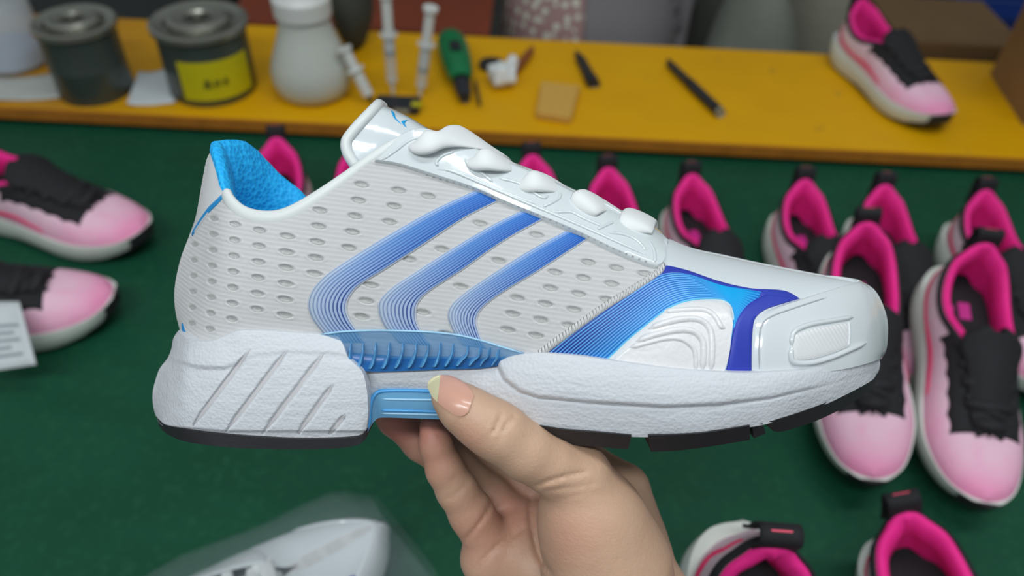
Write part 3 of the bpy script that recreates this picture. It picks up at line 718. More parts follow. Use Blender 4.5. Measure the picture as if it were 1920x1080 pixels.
SURF = []
def bvh_of(*objs):
    vs, fs = [], []
    for o in objs:
        k = len(vs); vs += [v.co.copy() for v in o.data.vertices]; fs += [[k+i for i in p.vertices] for p in o.data.polygons]
    return BVHTree.FromPolygons(vs, fs)
CLV = Vector(CL)
def cast(bvh, u, v):
    d = Vector(sdir(u, v)).normalized(); h = bvh.ray_cast(CLV, d)
    if h[0] is None: return None, None
    n = h[1]; n = -n if n.dot(d) > 0 else n
    return np.array(h[0]), np.array(n)
def overlay(name, grid, h, mat, bvh, parent, edge=0.35, lift=0.0, uv=None, edges=(1, 1, 1, 1), prof=None):
    """a thin sheet laid on the surface: grid (n,m,2) of outline points, thickness h"""
    n, m = grid.shape[:2]; pos = np.full((n, m, 3), np.nan); nor = np.full((n, m, 3), np.nan)
    for i in range(n):
        for j in range(m):
            p, q = cast(bvh, *grid[i, j])
            if p is not None: pos[i, j] = p; nor[i, j] = q
    bad = np.isnan(pos[..., 0])
    if bad.any():
        good = np.argwhere(~bad)
        for i, j in np.argwhere(bad):
            g = good[np.argmin(((good-[i, j])**2).sum(1))]
            d = sdir(*grid[i, j]); y = pos[g[0], g[1], 1]
            pos[i, j] = CL+d*((y-CL[1])/d[1]); nor[i, j] = nor[g[0], g[1]]
    for _ in range(2):                                    # even out the normals
        q = np.pad(nor, ((1, 1), (1, 1), (0, 0)), mode='edge')
        nor = (q[1:-1, 1:-1]*2+q[:-2, 1:-1]+q[2:, 1:-1]+q[1:-1, :-2]+q[1:-1, 2:]); nor /= np.linalg.norm(nor, axis=-1)[..., None]
    hh = np.full((n, m), h)
    if prof is not None: hh = prof(hh)
    if edges[0]: hh[0] *= edge
    if edges[1]: hh[-1] *= edge
    if edges[2]: hh[:, 0] *= edge
    if edges[3]: hh[:, -1] *= edge
    top = pos+nor*(hh+lift)[..., None]; bot = pos-nor*0.0004
    V = np.concatenate([top.reshape(-1, 3), bot.reshape(-1, 3)]); N = n*m
    fc = [f[::-1] for f in gridfaces(n, m)]
    rim = [(i, 0) for i in range(n)]+[(n-1, j) for j in range(1, m)]+[(i, m-1) for i in range(n-2, -1, -1)]+[(0, j) for j in range(m-2, 0, -1)]
    r = [i*m+j for i, j in rim]
    for k in range(len(r)):
        a, b = r[k], r[(k+1) % len(r)]; fc.append((a, b, N+b, N+a))
    if uv is None:
        A, B = np.meshgrid(np.linspace(0, 1, n), np.linspace(0, 1, m), indexing='ij'); uv = np.stack([B, A], -1)
    uvv = np.concatenate([uv.reshape(-1, 2)]*2)
    return make(name, V, fc, mat, parent, uv=uvv, sharp=60)
def ruled(A, B, n, m, ends=0.0):
    a, b = rs(A, n), rs(B, n); t = np.linspace(0, 1, m)
    if m > 4: t[1] = 0.35*t[2]*0.5; t[-2] = 1-t[1]
    return a[:, None]*(1-t)[None, :, None]+b[:, None]*t[None, :, None]
def bead(name, pts, r, mat, bvh, parent, n=40, lift=0.0, sides=8, taper=True):
    q = rs(pts, n); path, ups = [], []
    for u, v in q:
        p, nn = cast(bvh, u, v)
        if p is None: continue
        path.append(p+nn*lift); ups.append(nn)
    rr = np.full(len(path), r)
    if taper: x = np.linspace(0, 1, len(path)); rr = r*np.clip(np.minimum(x, 1-x)*12+0.15, 0, 1)
    return sweep(name, path, rr, rr, mat, parent, n=sides, up=np.array(ups))

# --- upper: rows are  uB vB uT vT wB wT k bulge
UT = [
 (340,629, 400,276, 0.000,0.000, 0,0), (343,633, 404,290, .012,.0085, 0,.001), (352,638, 412,318, .021,.0150, 0,.002),
 (370,644, 421,353, .029,.0210, 0,.003), (400,648, 433,378, .034,.0250, 0,.004), (440,648, 457,397, .036,.0280, 0,.004),
 (490,648, 490,405, .037,.0300, 0,.004), (540,650, 525,403, .037,.0310, 0,.004), (590,655, 560,389, .037,.0310, 0,.004),
 (650,668, 604,361, .037,.0300, 0,.005), (710,680, 650,328, .036,.0280, 0,.005), (770,688, 700,291, .036,.0250, .05,.006),
 (820,690, 745,262, .036,.0220, .1,.006), (860,690, 790,244, .037,.0195, .15,.006), (905,688, 850,263, .038,.0180, .2,.006),
 (960,680, 930,300, .041,.0175, .3,.006), (1010,674,1005,330, .044,.0170, .4,.006), (1070,678,1078,366, .046,.0165, .5,.006),
 (1130,684,1148,397, .048,.0150, .65,.004), (1190,692,1208,424, .049,.0110, .8,.002), (1250,699,1258,452, .050,.0040, .95,0),
 (1310,704,1312,473, .049,0, 1,0), (1380,706,1380,488, .047,0, 1,0), (1450,704,1450,503, .0435,0, 1,0), (1520,698,1520,516, .038,0, 1,0),
 (1580,690,1572,525, .030,0, 1,0), (1620,680,1600,530, .0205,0, 1,0), (1640,673,1609,532, .0105,0, 1,0), (1646,670,1611,533, 0,0, 1,0)]
UL = [(340,629),(330,590),(327,555),(330,523),(340,481),(356,439),(368,402),(380,335),(388,298),(400,276)]
UR = [(1646,670),(1655,650),(1657,607),(1649,575),(1634,548),(1611,533)]
H0 = np.array([537.0, 502.0]); holes = []
quarter = [(362,440),(420,385),(455,418),(520,430),(570,408),(650,358),(702,316),(830,350),(960,400),(1100,458),(1225,512),
           (1150,570),(1000,650),(905,632),(600,612),(440,608),(410,628),(360,628),(345,560)]
S1o = [(892,357),(815,392),(742,432),(669,476),(615,512),(587,541),(577,567),(582,592),(600,618),(622,642)]
S1i = [(936,377),(874,408),(797,458),(724,505),(677,534),(657,556),(651,578),(658,600),(673,622),(686,642)]
S2o = [(979,395),(925,421),(852,463),(779,509),(735,538),(711,563),(709,585),(720,611),(739,632),(748,643)]
S2i = [(1020,411),(943,454),(870,505),(808,545),(786,567),(781,589),(786,611),(801,635),(810,648)]
S3o = [(1061,433),(997,467),(925,512),(870,549),(846,571),(839,592),(848,618),(862,640),(868,648)]
S3i = [(1102,449),(1016,505),(943,549),(906,578),(895,600),(899,622),(908,644),(914,654)]
def in_stripe(p, pad=1.0):
    for o, i in ((S1o, S1i), (S2o, S2i), (S3o, S3i)):
        if inside(p, list(o)+list(i)[::-1]): return True
        if dist_poly(np.array(p[0]), np.array(p[1]), o)[0] < 7 or dist_poly(np.array(p[0]), np.array(p[1]), i)[0] < 7: return True
    return False
for i in range(-4, 16):
    for j in range(-22, 14):
        if i >= 0: base = H0+i*np.array([53.0, 10.8])
        else: base = H0+np.array([0, 0])+sum((np.array([-(52-6.0*k), -11.0]) for k in range(-i)), np.zeros(2))
        sx = float(sstep(540, 720, base[0]))
        p = base+j*np.array([-1-8.0*sx, 29.6])
        if inside(p, quarter) and not in_stripe(p):
            sz = 14.5*min(1.0, 0.45+0.55*(p[0]-340)/200.0)
            holes.append((p[0], p[1], sz, 5.3))
HA = math.radians(10)
def upper_disp(u, v):
    d = np.zeros_like(u)
    for hx, hy, a, b in holes:
        m = (np.abs(u-hx) < 26) & (np.abs(v-hy) < 20)
        if not m.any(): continue
        x = (u[m]-hx)*math.cos(HA)+(v[m]-hy)*math.sin(HA); y = -(u[m]-hx)*math.sin(HA)+(v[m]-hy)*math.cos(HA)
        r = np.sqrt((x/a)**2+(y/b)**2); d[m] -= 0.0010*(1-sstep(0.65, 1.25, r)) - 0.0002*np.exp(-((r-1.35)/0.25)**2)
    return d
UB = Body(UT, UL, UR, sl=0.10, sr=0.12, pw=0.92, disp=upper_disp)
n, m = 620, 170
A, T_ = np.meshgrid(np.linspace(0, 1, n), np.linspace(0, 1, m), indexing='ij')
near = UB.near(A, T_)
n2, m2 = 200, 60
A2, T2 = np.meshgrid(np.linspace(0, 1, n2), np.linspace(0, 1, m2), indexing='ij')
def far_lift(a): return np.interp(a*28, [0, 1, 2, 3, 4, 5, 6, 7, 9], [0, .0035, .0085, .0115, .011, .008, .004, .001, 0])
far = UB.near(A2, T2, disp=False)*np.array([1, -1, 1]); far[..., 2] += far_lift(A2)*T2**2
split = 20.6/28
iv = np.arange(n)/(n-1)
fa = [f[::-1] for f in gridfaces(n, m)]; fb = gridfaces(n2, m2, off=n*m)
upper = make('upper', np.concatenate([near.reshape(-1, 3), far.reshape(-1, 3)]), fa+fb, M['knit'], shoe)
B0 = bvh_of(upper)
# smooth vamp over the front of the foot, laid over the knit
e_pts = rs([(1003,668),(1085,606),(1140,570),(1200,530),(1236,505),(1243,485),(1246,455)], 40)
es = UB.st(e_pts[:, 0], e_pts[:, 1]); o_ = np.argsort(es[:, 1])
tt = np.linspace(0, 1, 60); se = np.interp(tt, es[o_, 1], es[o_, 0]); se = np.convolve(np.pad(se, 4, mode='edge'), np.ones(9)/9, 'valid')
aa = np.linspace(0, 1, 110)
SA = se[None, :]+(1-se[None, :])*aa[:, None]; ST = np.broadcast_to(tt[None, :], SA.shape)
off = 0.0004*np.clip(aa*40, 0.1, 1)[:, None]*np.ones_like(SA)
vn = UB.near(SA, ST, off, disp=False)
vf = vn*np.array([1, -1, 1])
vamp = make('vamp', np.concatenate([vn.reshape(-1, 3), vf.reshape(-1, 3)]), [f[::-1] for f in gridfaces(110, 60)]+gridfaces(110, 60, off=110*60), M['vamp'], shoe)
BV = bvh_of(upper, vamp)
# toe cap
c_pts = rs([(1409,712),(1409,660),(1411,618),(1416,597),(1434,581),(1497,561),(1550,546),(1585,538),(1609,533)], 60)
cs = UB.st(c_pts[:, 0], c_pts[:, 1]); o_ = np.argsort(cs[:, 1]); tt = np.linspace(0, 1, 70)
se = np.interp(tt, cs[o_, 1], cs[o_, 0]); se = np.convolve(np.pad(se, 3, mode='edge'), np.ones(7)/7, 'valid')
aa = np.linspace(0, 1, 70)**1.2
SA = se[None, :]+(1-se[None, :])*aa[:, None]; ST = np.broadcast_to(tt[None, :], SA.shape)
off = (0.0016*np.clip(aa*22, 0.05, 1))[:, None]*np.ones_like(SA)
tn = UB.near(SA, ST, off, disp=False); tf = tn*np.array([1, -1, 1])
# window pressed into the toe cap
U_, V_, _ = UB.uvw(SA, ST)
toe_cap = make('toe_cap', np.concatenate([tn.reshape(-1, 3), tf.reshape(-1, 3)]), [f[::-1] for f in gridfaces(70, 70)]+gridfaces(70, 70, off=4900), M['toe'], shoe)
BT = bvh_of(toe_cap)
overlay('toe_window', ruled([(1489,628),(1520,617),(1560,610),(1592,605)], [(1484,676),(1520,674),(1560,663),(1592,650)], 24, 12), 0.0004, M['window'], BT, toe_cap)
bead('toe_window_ridge', [(1484,650),(1484,632),(1492,619),(1520,608),(1560,601),(1600,594)], 0.0010, M['toe'], BT, toe_cap, lift=0.0002)
bead('toe_window_ridge', [(1484,645),(1482,665),(1488,679),(1520,680),(1560,669),(1600,652),(1625,641)], 0.0011, M['toe'], BT, toe_cap, lift=0.0002)
bead('toe_window_ridge', [(1591,602),(1592,625),(1590,650)], 0.0007, M['toe'], BT, toe_cap)
bead('toe_cap_seam', [(1424,692),(1424,640),(1428,612),(1445,594),(1500,574),(1550,558)], 0.00028, M['stitch'], BT, toe_cap, lift=0.0001, sides=6)

# vent holes showing the grey backing mesh
for hx, hy, a, b in holes:
    k = np.linspace(-1, 1, 9); wd = np.clip(1-np.abs(k)**1.7, 0.03, 1)
    g = np.zeros((9, 4, 2))
    for ii, kk in enumerate(k):
        for jj, q in enumerate((-1, -0.4, 0.4, 1)):
            x, y = kk*a*0.95, q*wd[ii]*b*0.9
            g[ii, jj] = (hx+x*math.cos(HA)-y*math.sin(HA), hy+x*math.sin(HA)+y*math.cos(HA))
    pos = np.array([[cast(B0, *g[ii, jj])[0] for jj in range(4)] for ii in range(9)], dtype=object)
    if any(p is None for p in pos.ravel()[:]) if pos.dtype == object and pos.ndim == 2 else False: continue
    pos = np.array(pos.tolist(), float); d = CL-pos; d /= np.linalg.norm(d, axis=-1)[..., None]
    make('vent_hole', (pos+d*0.00025).reshape(-1, 3), gridfaces(9, 4), M['hole'], upper)

# three stripes
for o, i in ((S1o, S1i), (S2o, S2i), (S3o, S3i)):
    a, b = rs(o, 70), rs(i, 70); q = np.linspace(0, 1, 15); q[1], q[-2] = 0.03, 0.97
    g = a[:, None]*(1-q)[None, :, None]+b[:, None]*q[None, :, None]
    uvg = np.stack(np.broadcast_arrays(q[None, :], np.linspace(0, 1, 70)[:, None]), -1)
    gg = overlay('side_stripe', g, 0.0006, M['stripe'], bvh_of(make('tmp', UB.near(A2, T2, disp=False).reshape(-1, 3), gridfaces(n2, m2), None)), shoe, uv=uvg)
    bpy.data.objects.remove(bpy.data.objects['tmp'])

# printed forefoot panel
PA = [(1020,668),(1070,626),(1122,588),(1175,551),(1215,525),(1240,514),(1264,511),(1290,514),(1315,522),(1340,531),(1364,537),(1400,542),(1432,547)]
PB = [(1128,684),(1150,664),(1175,640),(1204,616),(1244,585),(1270,571),(1300,563),(1334,561),(1356,563),(1370,572),(1375,586),(1376,600),(1375,618)]
overlay('panel_border', ruled([(1228,510),(1242,498),(1285,506),(1346,527),(1407,541),(1469,545),(1500,560)],
                              [(1222,522),(1250,516),(1290,520),(1345,537),(1400,550),(1430,558),(1440,578)], 50, 7), 0.00035, M['royal'], BV, vamp)
overlay('panel_print', np.array(cr(PA, np.linspace(0, 1, 80)))[:, None]*(1-np.linspace(0, 1, 25))[None, :, None]+np.array(cr(PB, np.linspace(0, 1, 80)))[:, None]*np.linspace(0, 1, 25)[None, :, None],
        0.00045, M['panel'], BV, vamp)
overlay('panel_leg', ruled([(1500,560),(1460,572),(1433,582),(1416,597),(1411,618),(1409,660),(1409,712)],
                           [(1436,552),(1415,562),(1398,574),(1382,596),(1375,618),(1368,660),(1359,706)], 50, 9), 0.0006, M['royal'], BV, vamp)
overlay('panel_edge', ruled([(1376,600),(1374,620),(1367,660),(1358,706)], [(1371,600),(1370,620),(1363,660),(1354,706)], 24, 4), 0.00062, M['cyan'], BV, vamp)
dome = overlay('side_dome', ruled([(1135,692),(1160,660),(1204,618),(1244,587),(1293,566),(1340,564),(1362,568),(1371,580),(1373,605)],
                                  [(1140,698),(1180,702),(1230,704),(1270,706),(1300,708),(1330,708),(1350,706),(1358,690),(1366,655)], 50, 24), 0.0013, M['dome'], BV, vamp,
               edge=0.2, prof=lambda h: h*np.clip(np.linspace(0, 1, 24)*6, 0.1, 1)[None, :])
BD = bvh_of(dome, vamp)
for rr, pts in ((0.0011, [(1242,584),(1279,581),(1313,580),(1334,587),(1345,600),(1352,612),(1362,616)]),
                (0.0013, [(1215,617),(1249,604),(1292,597),(1317,602),(1331,618),(1335,646),(1333,697)]),
                (0.0013, [(1192,641),(1226,628),(1266,619),(1292,619),(1310,628),(1319,648),(1317,697)]),
                (0.0010, [(1179,652),(1215,642),(1250,634),(1275,635),(1292,644),(1303,660),(1305,697)])):
    bead('dome_ridge', pts, rr, M['dome'], BD, dome, n=50, lift=-0.0002)
# rope piping at the front of the knit
bead('rope_piping', [(1242,497),(1232,512),(1190,540),(1130,578),(1070,621),(1030,650),(1003,672)], 0.0015, M['rope'], BV, shoe, n=80, taper=False)

# heel trim
overlay('heel_panel', ruled([(396,278),(388,318),(379,360),(370,402),(360,440)], [(404,285),(412,318),(420,352),(414,368),(364,438)], 30, 7), 0.0004, M['heel_leather'], B0, shoe)
overlay('heel_trim', ruled([(421,361),(404,376),(389,391),(371,418),(360,440)], [(422,368),(408,383),(393,398),(375,421),(361,443)], 24, 4), 0.0006, M['trim_blue'], B0, shoe)
overlay('heel_trim', ruled([(341,606),(342,620),(344,634)], [(343,606),(347,620),(352,634)], 8, 3), 0.0005, M['trim_blue'], B0, shoe)

# collar binding, near and far, and the blue lining
i0, i1 = 3.0/28, 13.0/28
ss = np.linspace(i0, i1, 90); rim = UB.near(ss, np.ones_like(ss), disp=False)
rb = 0.0026*np.clip((ss-i0)*60+0.55, 0, 1)*np.interp(ss*28, [3, 8, 10, 13], [1, 1, 0.8, 0.6])
for sg in (1, -1):
    p = (rim+np.array([0, 0.0008, -0.0012]))*np.array([1, sg, 1]); k0 = 0
    if sg < 0: p[:, 2] += far_lift(ss); k0 = 30
    sweep('collar_binding', p[k0:], rb[k0:]*0.75, rb[k0:]*1.25, M['binding'], shoe, n=12, up=(0, 0, 1))
ss = np.linspace(0, i1, 80); rim = UB.near(ss, np.ones_like(ss), disp=False)
xh = rim[0, 0]; V, W = [], []
for i in range(80):
  q0 = rim[i]; idx = ss[i]*28; near_heel = max(0.0, 1-(q0[0]-xh)/0.024)
  d = np.array([near_heel, min(1.0, abs(q0[1])/0.012)]); d /= np.linalg.norm(d)+1e-9
  for lo_, hi_, out in ((2.6, 3.6, V), (5.6, 6.6, W)):
    roll = 1-float(sstep(lo_, hi_, idx))
    prof = cr([(-0.0016*roll+0.0006*(1-roll), -0.0012), (-0.0008*roll+0.0006*(1-roll), 0.0016*roll-0.0010*(1-roll)), (0.0012, 0.0024*roll-0.0012*(1-roll)), (0.0034, 0.0012*roll-0.002*(1-roll)),
               (0.0055, -0.004), (0.0068, -0.010), (0.0068, -0.018), (0.005, -0.028), (0.003, -0.040), (0.002, -0.055)], np.linspace(0, 1, 26))
    for a_, b_ in prof:
        q = q0.copy(); q[0] += d[0]*a_; q[1] = min(0.0, q[1]+d[1]*a_) if i else 0.0; q[2] += b_
        if out is W: q[1] *= -1; q[2] += float(far_lift(ss[i]))
        out.append(q)
lining = make('lining', np.concatenate([V, W]), gridfaces(80, 26)+[f[::-1] for f in gridfaces(80, 26, off=80*26)], M['lining'], shoe)
# insole
ss = np.linspace(0.01, 0.78, 40); pb = UB.near(ss, np.full_like(ss, 0.16), disp=False)
make('insole', np.concatenate([pb*np.array([1, 0.97, 1]), pb*np.array([1, -0.97, 1])]), [(i, i+1, 41+i, 40+i) for i in range(39)], M['lining'], shoe)

# tongue
TT = [(662,310, 704,193, .0215,0, 1,0), (692,318, 729,201, .0205,0, 1,0), (730,322, 766,219, .018,0, 1,0), (775,318, 807,243, .0155,0, 1,0), (830,320, 858,264, .0140,0, 1,0),
      (900,345, 930,294, .0135,0, 1,0), (960,365, 992,318, .013,0, 1,0), (1040,400, 1072,357, .0125,0, 1,0), (1110,430, 1150,392, .012,0, 1,0), (1180,455, 1222,430, .010,0, 1,0), (1215,470, 1250,455, .008,0, 1,0)]
TL = [(662,310),(647,286),(643,266),(650,251),(672,226),(704,193)]
TB = Body(TT, TL, None, sl=0.14, pw=0.8)
A3, T3 = np.meshgrid(np.linspace(0, 1, 90), np.linspace(0, 1, 30), indexing='ij')
tp = TB.near(A3, T3); V = np.concatenate([tp, (tp*np.array([1, -1, 1]))[:, ::-1][:, 1:]], 1)
tongue = make('tongue', V.reshape(-1, 3), [f[::-1] for f in gridfaces(90, 59)], M['gloss'], shoe)
BTG = bvh_of(tongue)
sd = tongue.modifiers.new('pad', 'SOLIDIFY'); sd.thickness = 0.004; sd.offset = 1.0
tl = V[0]; sweep('tongue_edge', tl+np.array([0.0012, 0, -0.0006]), 0.0022, 0.0022, M['binding'], tongue, n=10, up=(1, 0, 0.3))
def inkshape(name, A_, B_, bvh, parent, mat=M['logo_blue']):
    overlay(name, ruled(A_, B_, 10, 4), 0.00025, mat, bvh, parent)
inkshape('tongue_mark', [(733,208),(736,216),(741,224),(752,233)], [(734,207),(740,213),(742,221),(752,232)], BTG, tongue)
inkshape('tongue_mark', [(752,227),(754,231),(757,236),(762,239)], [(767,225),(761,228),(759,233),(762,238)], BTG, tongue)
inkshape('tongue_mark', [(797,241),(800,244),(803,246)], [(799,240),(802,242),(804,244)], BTG, tongue)

# eyestay
EU = [(742,266),(768,250),(796,244),(850,264),(930,301),(1005,331),(1078,367),(1148,398),(1208,425),(1232,440),(1240,458)]
EL = [(703,304),(753,313),(827,337),(887,357),(953,386),(1020,414),(1087,443),(1153,475),(1215,500),(1236,502),(1243,487)]
a, b = cr(EU, np.linspace(0, 1, 90)), cr(EL, np.linspace(0, 1, 90)); q = np.array([0, .03, .1, .2, .3, .4, .5, .6, .7, .8, .9, .97, 1])
smooth_b = bvh_of(make('tmp', np.concatenate([UB.near(A2, T2, disp=False).reshape(-1, 3), vn.reshape(-1, 3)]), gridfaces(n2, m2)+gridfaces(110, 60, off=n2*m2), None)); bpy.data.objects.remove(bpy.data.objects['tmp'])
g = a[:, None]*(1-q)[None, :, None]+b[:, None]*q[None, :, None]
eyestay = overlay('eyestay', g, 0.0022, M['gloss'], smooth_b, shoe, edge=0.6)
BE = bvh_of(eyestay)
vs = np.array([v.co for v in eyestay.data.vertices])*np.array([1, -1, 1])
make('eyestay', vs, [tuple(p.vertices)[::-1] for p in eyestay.data.polygons], M['gloss'], shoe)
sb = bvh_of(eyestay, upper)
for pts in ([(716,300),(745,280),(770,262),(800,256)], [(820,318),(850,322),(930,356),(1010,390),(1090,424),(1160,455),(1215,480)],
            [(822,312),(818,304),(830,292),(852,284)], [(1228,492),(1226,470),(1216,452)],
            [(872,298),(880,312),(905,326),(925,342)], [(832,316),(880,330),(940,358),(1010,384)], [(1018,388),(1045,374),(1052,362)],
            [(1040,398),(1070,398),(1095,410),(1130,425)], [(1140,436),(1170,440),(1195,452),(1212,472)], [(935,334),(975,345),(1015,370),(1030,366)],
            [(1110,372),(1150,392),(1180,410)], [(1120,430),(1150,416)]):
    bead('embossed_line', pts, 0.00065, M['gloss'], BE, eyestay, n=30)
sv, sf = [], []
line = rs([(735,311),(753,316),(827,334),(887,352),(953,380),(1020,407),(1087,436),(1153,467),(1215,492)], 80)
for k in range(0, 79, 2):
    p0, n0 = cast(BE, *line[k]); p1, n1_ = cast(BE, *(line[k]*0.45+line[k+1]*0.55))
    if p0 is None or p1 is None: continue
    d = p1-p0; d /= np.linalg.norm(d); s_ = np.cross(d, n0)*0.00032; b = len(sv); z = n0*0.0002
    sv += [p0-s_+z, p0+s_+z, p1+s_+z, p1-s_+z, p0-s_-z, p0+s_-z, p1+s_-z, p1-s_-z]; sf += [(b, b+1, b+2, b+3), (b, b+4, b+5, b+1), (b+2, b+6, b+7, b+3), (b+1, b+5, b+6, b+2), (b, b+3, b+7, b+4)]
make('stitching', sv, sf, M['stitch'], eyestay, smooth=False)
tab = overlay('throat_tab', ruled([(1215,427),(1235,440),(1253,455)], [(1222,440),(1236,452),(1250,461)], 10, 5), 0.0012, M['vamp'], BV, shoe)

# laces: u, v, y across, half width, half thickness
LACES = [
 [(785,284,-.0195,.0028,.0016), (788,274,-.0250,.0046,.0026), (804,266,-.0268,.0052,.0026), (830,261,-.0245,.0040,.0020), (860,256,-.0185,.0066,.0012), (892,261,-.0105,.0088,.0011), (920,281,-.0005,.0084,.0011), (940,312,.0150,.006,.0011), (945,335,.022,.004,.0012)],
 [(889,314,-.0175,.0026,.0016), (893,305,-.0235,.0042,.0024), (909,299,-.0252,.0050,.0024), (932,301,-.0225,.0054,.0016), (956,309,-.0150,.0054,.0013), (980,324,-.004,.0052,.0012), (1000,345,.012,.004,.0012)],
 [(981,356,-.0175,.0026,.0016), (985,346,-.0230,.0042,.0024), (1001,340,-.0248,.0048,.0024), (1024,342,-.0215,.0052,.0016), (1050,350,-.0130,.0060,.0013), (1070,363,-.003,.0058,.0012), (1085,385,.012,.004,.0012)],
 [(1088,404,-.0190,.0030,.0016), (1090,393,-.0240,.0052,.0022), (1098,382,-.0248,.0064,.0020), (1113,376,-.0205,.0064,.0014), (1134,382,-.0110,.0060,.0012), (1152,394,-.001,.0054,.0012), (1165,412,.012,.004,.0012)],
 [(1186,448,-.0185,.0030,.0016), (1188,436,-.0235,.0056,.0022), (1193,421,-.0230,.0070,.0018), (1199,408,-.0155,.0068,.0014), (1206,404,-.005,.0060,.0012), (1212,412,.006,.0050,.0012), (1216,430,.014,.004,.0012)]]
for L in LACES:
    q = cr(L, np.linspace(0, 1, 44)); path = P(q[:, 0], q[:, 1], q[:, 2])
    ups = np.stack([np.full(44, 0.35), np.clip(q[:, 2]*38, -0.9, 0.9)-0.15, np.full(44, 1.0)], 1)
    lc = sweep('shoelace', path, q[:, 3], q[:, 4], M['lace'], shoe, n=14, up=ups)
for k in range(4):                                        # crossing runs on the far side and over the tongue
    a_, b_ = LACES[k+1][2], LACES[k][5]
    q = cr([(a_[0]-2, a_[1]+6, .022), (a_[0]-6, a_[1]-2, .018), (a_[0]-14, a_[1]-6, .006), (a_[0]-26, a_[1]+2, -.010), (a_[0]-30, a_[1]+14, -.016)], np.linspace(0, 1, 24))
    sweep('shoelace', P(q[:, 0], q[:, 1], q[:, 2]), 0.0042, 0.0016, M['lace'], shoe, n=12, up=(0.4, 0, 1))

# --- heel clip
HT = [(294,786, 334,620, 0,0, 0,0), (299,793, 336,622, .014,.012, 0,.003), (311,801, 343,628, .025,.021, 0,.004), (339,808, 352,634, .034,.028, 0,.004),
      (380,815, 368,640, .039,.033, 0,.003), (424,820, 398,639, .041,.0365, 0,.003), (480,824, 424,629, .042,.038, 0,.003), (540,827, 450,620, .042,.039, 0,.003),
      (600,827, 500,620, .042,.0395, 0,.003), (650,825, 560,624, .0415,.0395, 0,.003), (676,818, 610,627, .041,.039, 0,.003), (687,806, 634,630, .0400,.0385, 0,.003)]
HL = [(294,786),(288,765),(286,742),(289,722),(299,692),(314,672),(321,655),(325,635),(334,620)]
HR = [(687,806),(690,775),(689,742),(685,715),(679,697),(665,682),(652,669),(644,648),(634,630)]
GR = [((470,655),(362,798)), ((540,656),(424,809)), ((608,662),(493,813)), ((626,720),(559,813)), ((648,778),(619,813))]
def heel_disp(u, v):
    d = np.zeros_like(u)
    for a, b in GR:
        r, t = dist_poly(u, v, [a, b]); wdt = 5.5*np.clip(np.minimum(t*5, (1-t)*5)+0.25, 0, 1)
        d -= 0.0013*(1-sstep(wdt*0.55, wdt*1.2, r))*np.clip(t*6, 0, 1)
    ledge = np.interp(u, [300, 330, 370, 420, 480, 560, 640, 690], [668, 676, 688, 690, 664, 660, 664, 690])
    d += 0.0014*(1-sstep(ledge-5, ledge+6, v))*(1-0.75*sstep(380, 470, u))
    d += 0.0007*(1-sstep(-2.5, 2.5, (822-(u-340)*0.0)-v))*0
    d -= 0.0022*sstep(806, 812, v+(np.clip(424-u, 0, 200))*0.09)*0.6
    return d
HB = Body(HT, HL, HR, sl=0.22, sr=0.25, disp=heel_disp)
heel = HB.solid('heel_clip', M['foam'], shoe, n=230, m=130)
BH = bvh_of(heel)
for a, b in GR:
    a, b = np.array(a, float), np.array(b, float); x = np.linspace(0, 1, 14); c_ = a[None]*(1-x)[:, None]+b[None]*x[:, None]
    d = (b-a)/np.linalg.norm(b-a); nn = np.array([-d[1], d[0]]); wd = 3.6*np.clip(np.minimum(x*5, (1-x)*5)+0.1, 0, 1)
    g = np.stack([c_+nn*(wd*q)[:, None] for q in (-1, 0, 1)], 1)
    overlay('groove_inlay', g, 0.00025, M['groove'], BH, heel)
# --- midsole
MT = [(640,760, 640,650, .032,.033, 0,0), (690,750, 676,692, .033,.034, 0,0), (712,731, 705,690, .034,.035, 0,.001), (760,731, 771,688, .034,.0355, 0,.001), (812,733, 840,685, .035,.036, 0,.001), (850,755, 890,683, .036,.037, 0,.001),
      (900,782, 925,682, .039,.0385, 0,.002), (960,795, 960,668, .042,.041, 0,.003), (1016,804, 1010,662, .045,.044, 0,.003), (1098,812, 1081,667, .048,.047, 0,.003), (1183,819, 1139,675, .0505,.049, 0,.003),
      (1250,819, 1200,684, .0515,.051, 0,.003), (1310,816, 1270,692, .051,.051, 0,.003), (1407,801, 1354,698, .0475,.050, 0,.003), (1452,791, 1411,699, .0445,.048, 0,.003), (1538,762, 1489,695, .0355,.044, 0,.003),
      (1590,738, 1550,688, .026,.036, 0,.002), (1620,722, 1600,680, .018,.027, 0,.001), (1636,712, 1632,673, .009,.015, 0,.001), (1643,703, 1648,668, 0,0, 0,0)]
MR = [(1643,703),(1648,694),(1650,682),(1648,668)]
STEP = [(930,680),(935,692),(945,712),(975,735),(1010,746),(1122,757),(1244,764),(1346,760),(1448,746),(1540,724),(1600,706),(1650,690)]
def mid_disp(u, v):
    q = np.array(STEP, float); line = np.interp(u, q[:, 0], q[:, 1], left=600)
    r, t = dist_poly(u, v, STEP); sgn = np.where(v < line, 1.0, -1.0)
    amp = 0.0020*np.clip((1600-u)/250, 0.15, 1)
    return amp*sstep(-3.0, 3.0, r*sgn) - amp*0.5*np.exp(-(r/4.0)**2)
MB = Body(MT, None, MR, sr=0.08, disp=mid_disp)
mids = MB.solid('midsole', M['foam'], shoe, n=330, m=70)
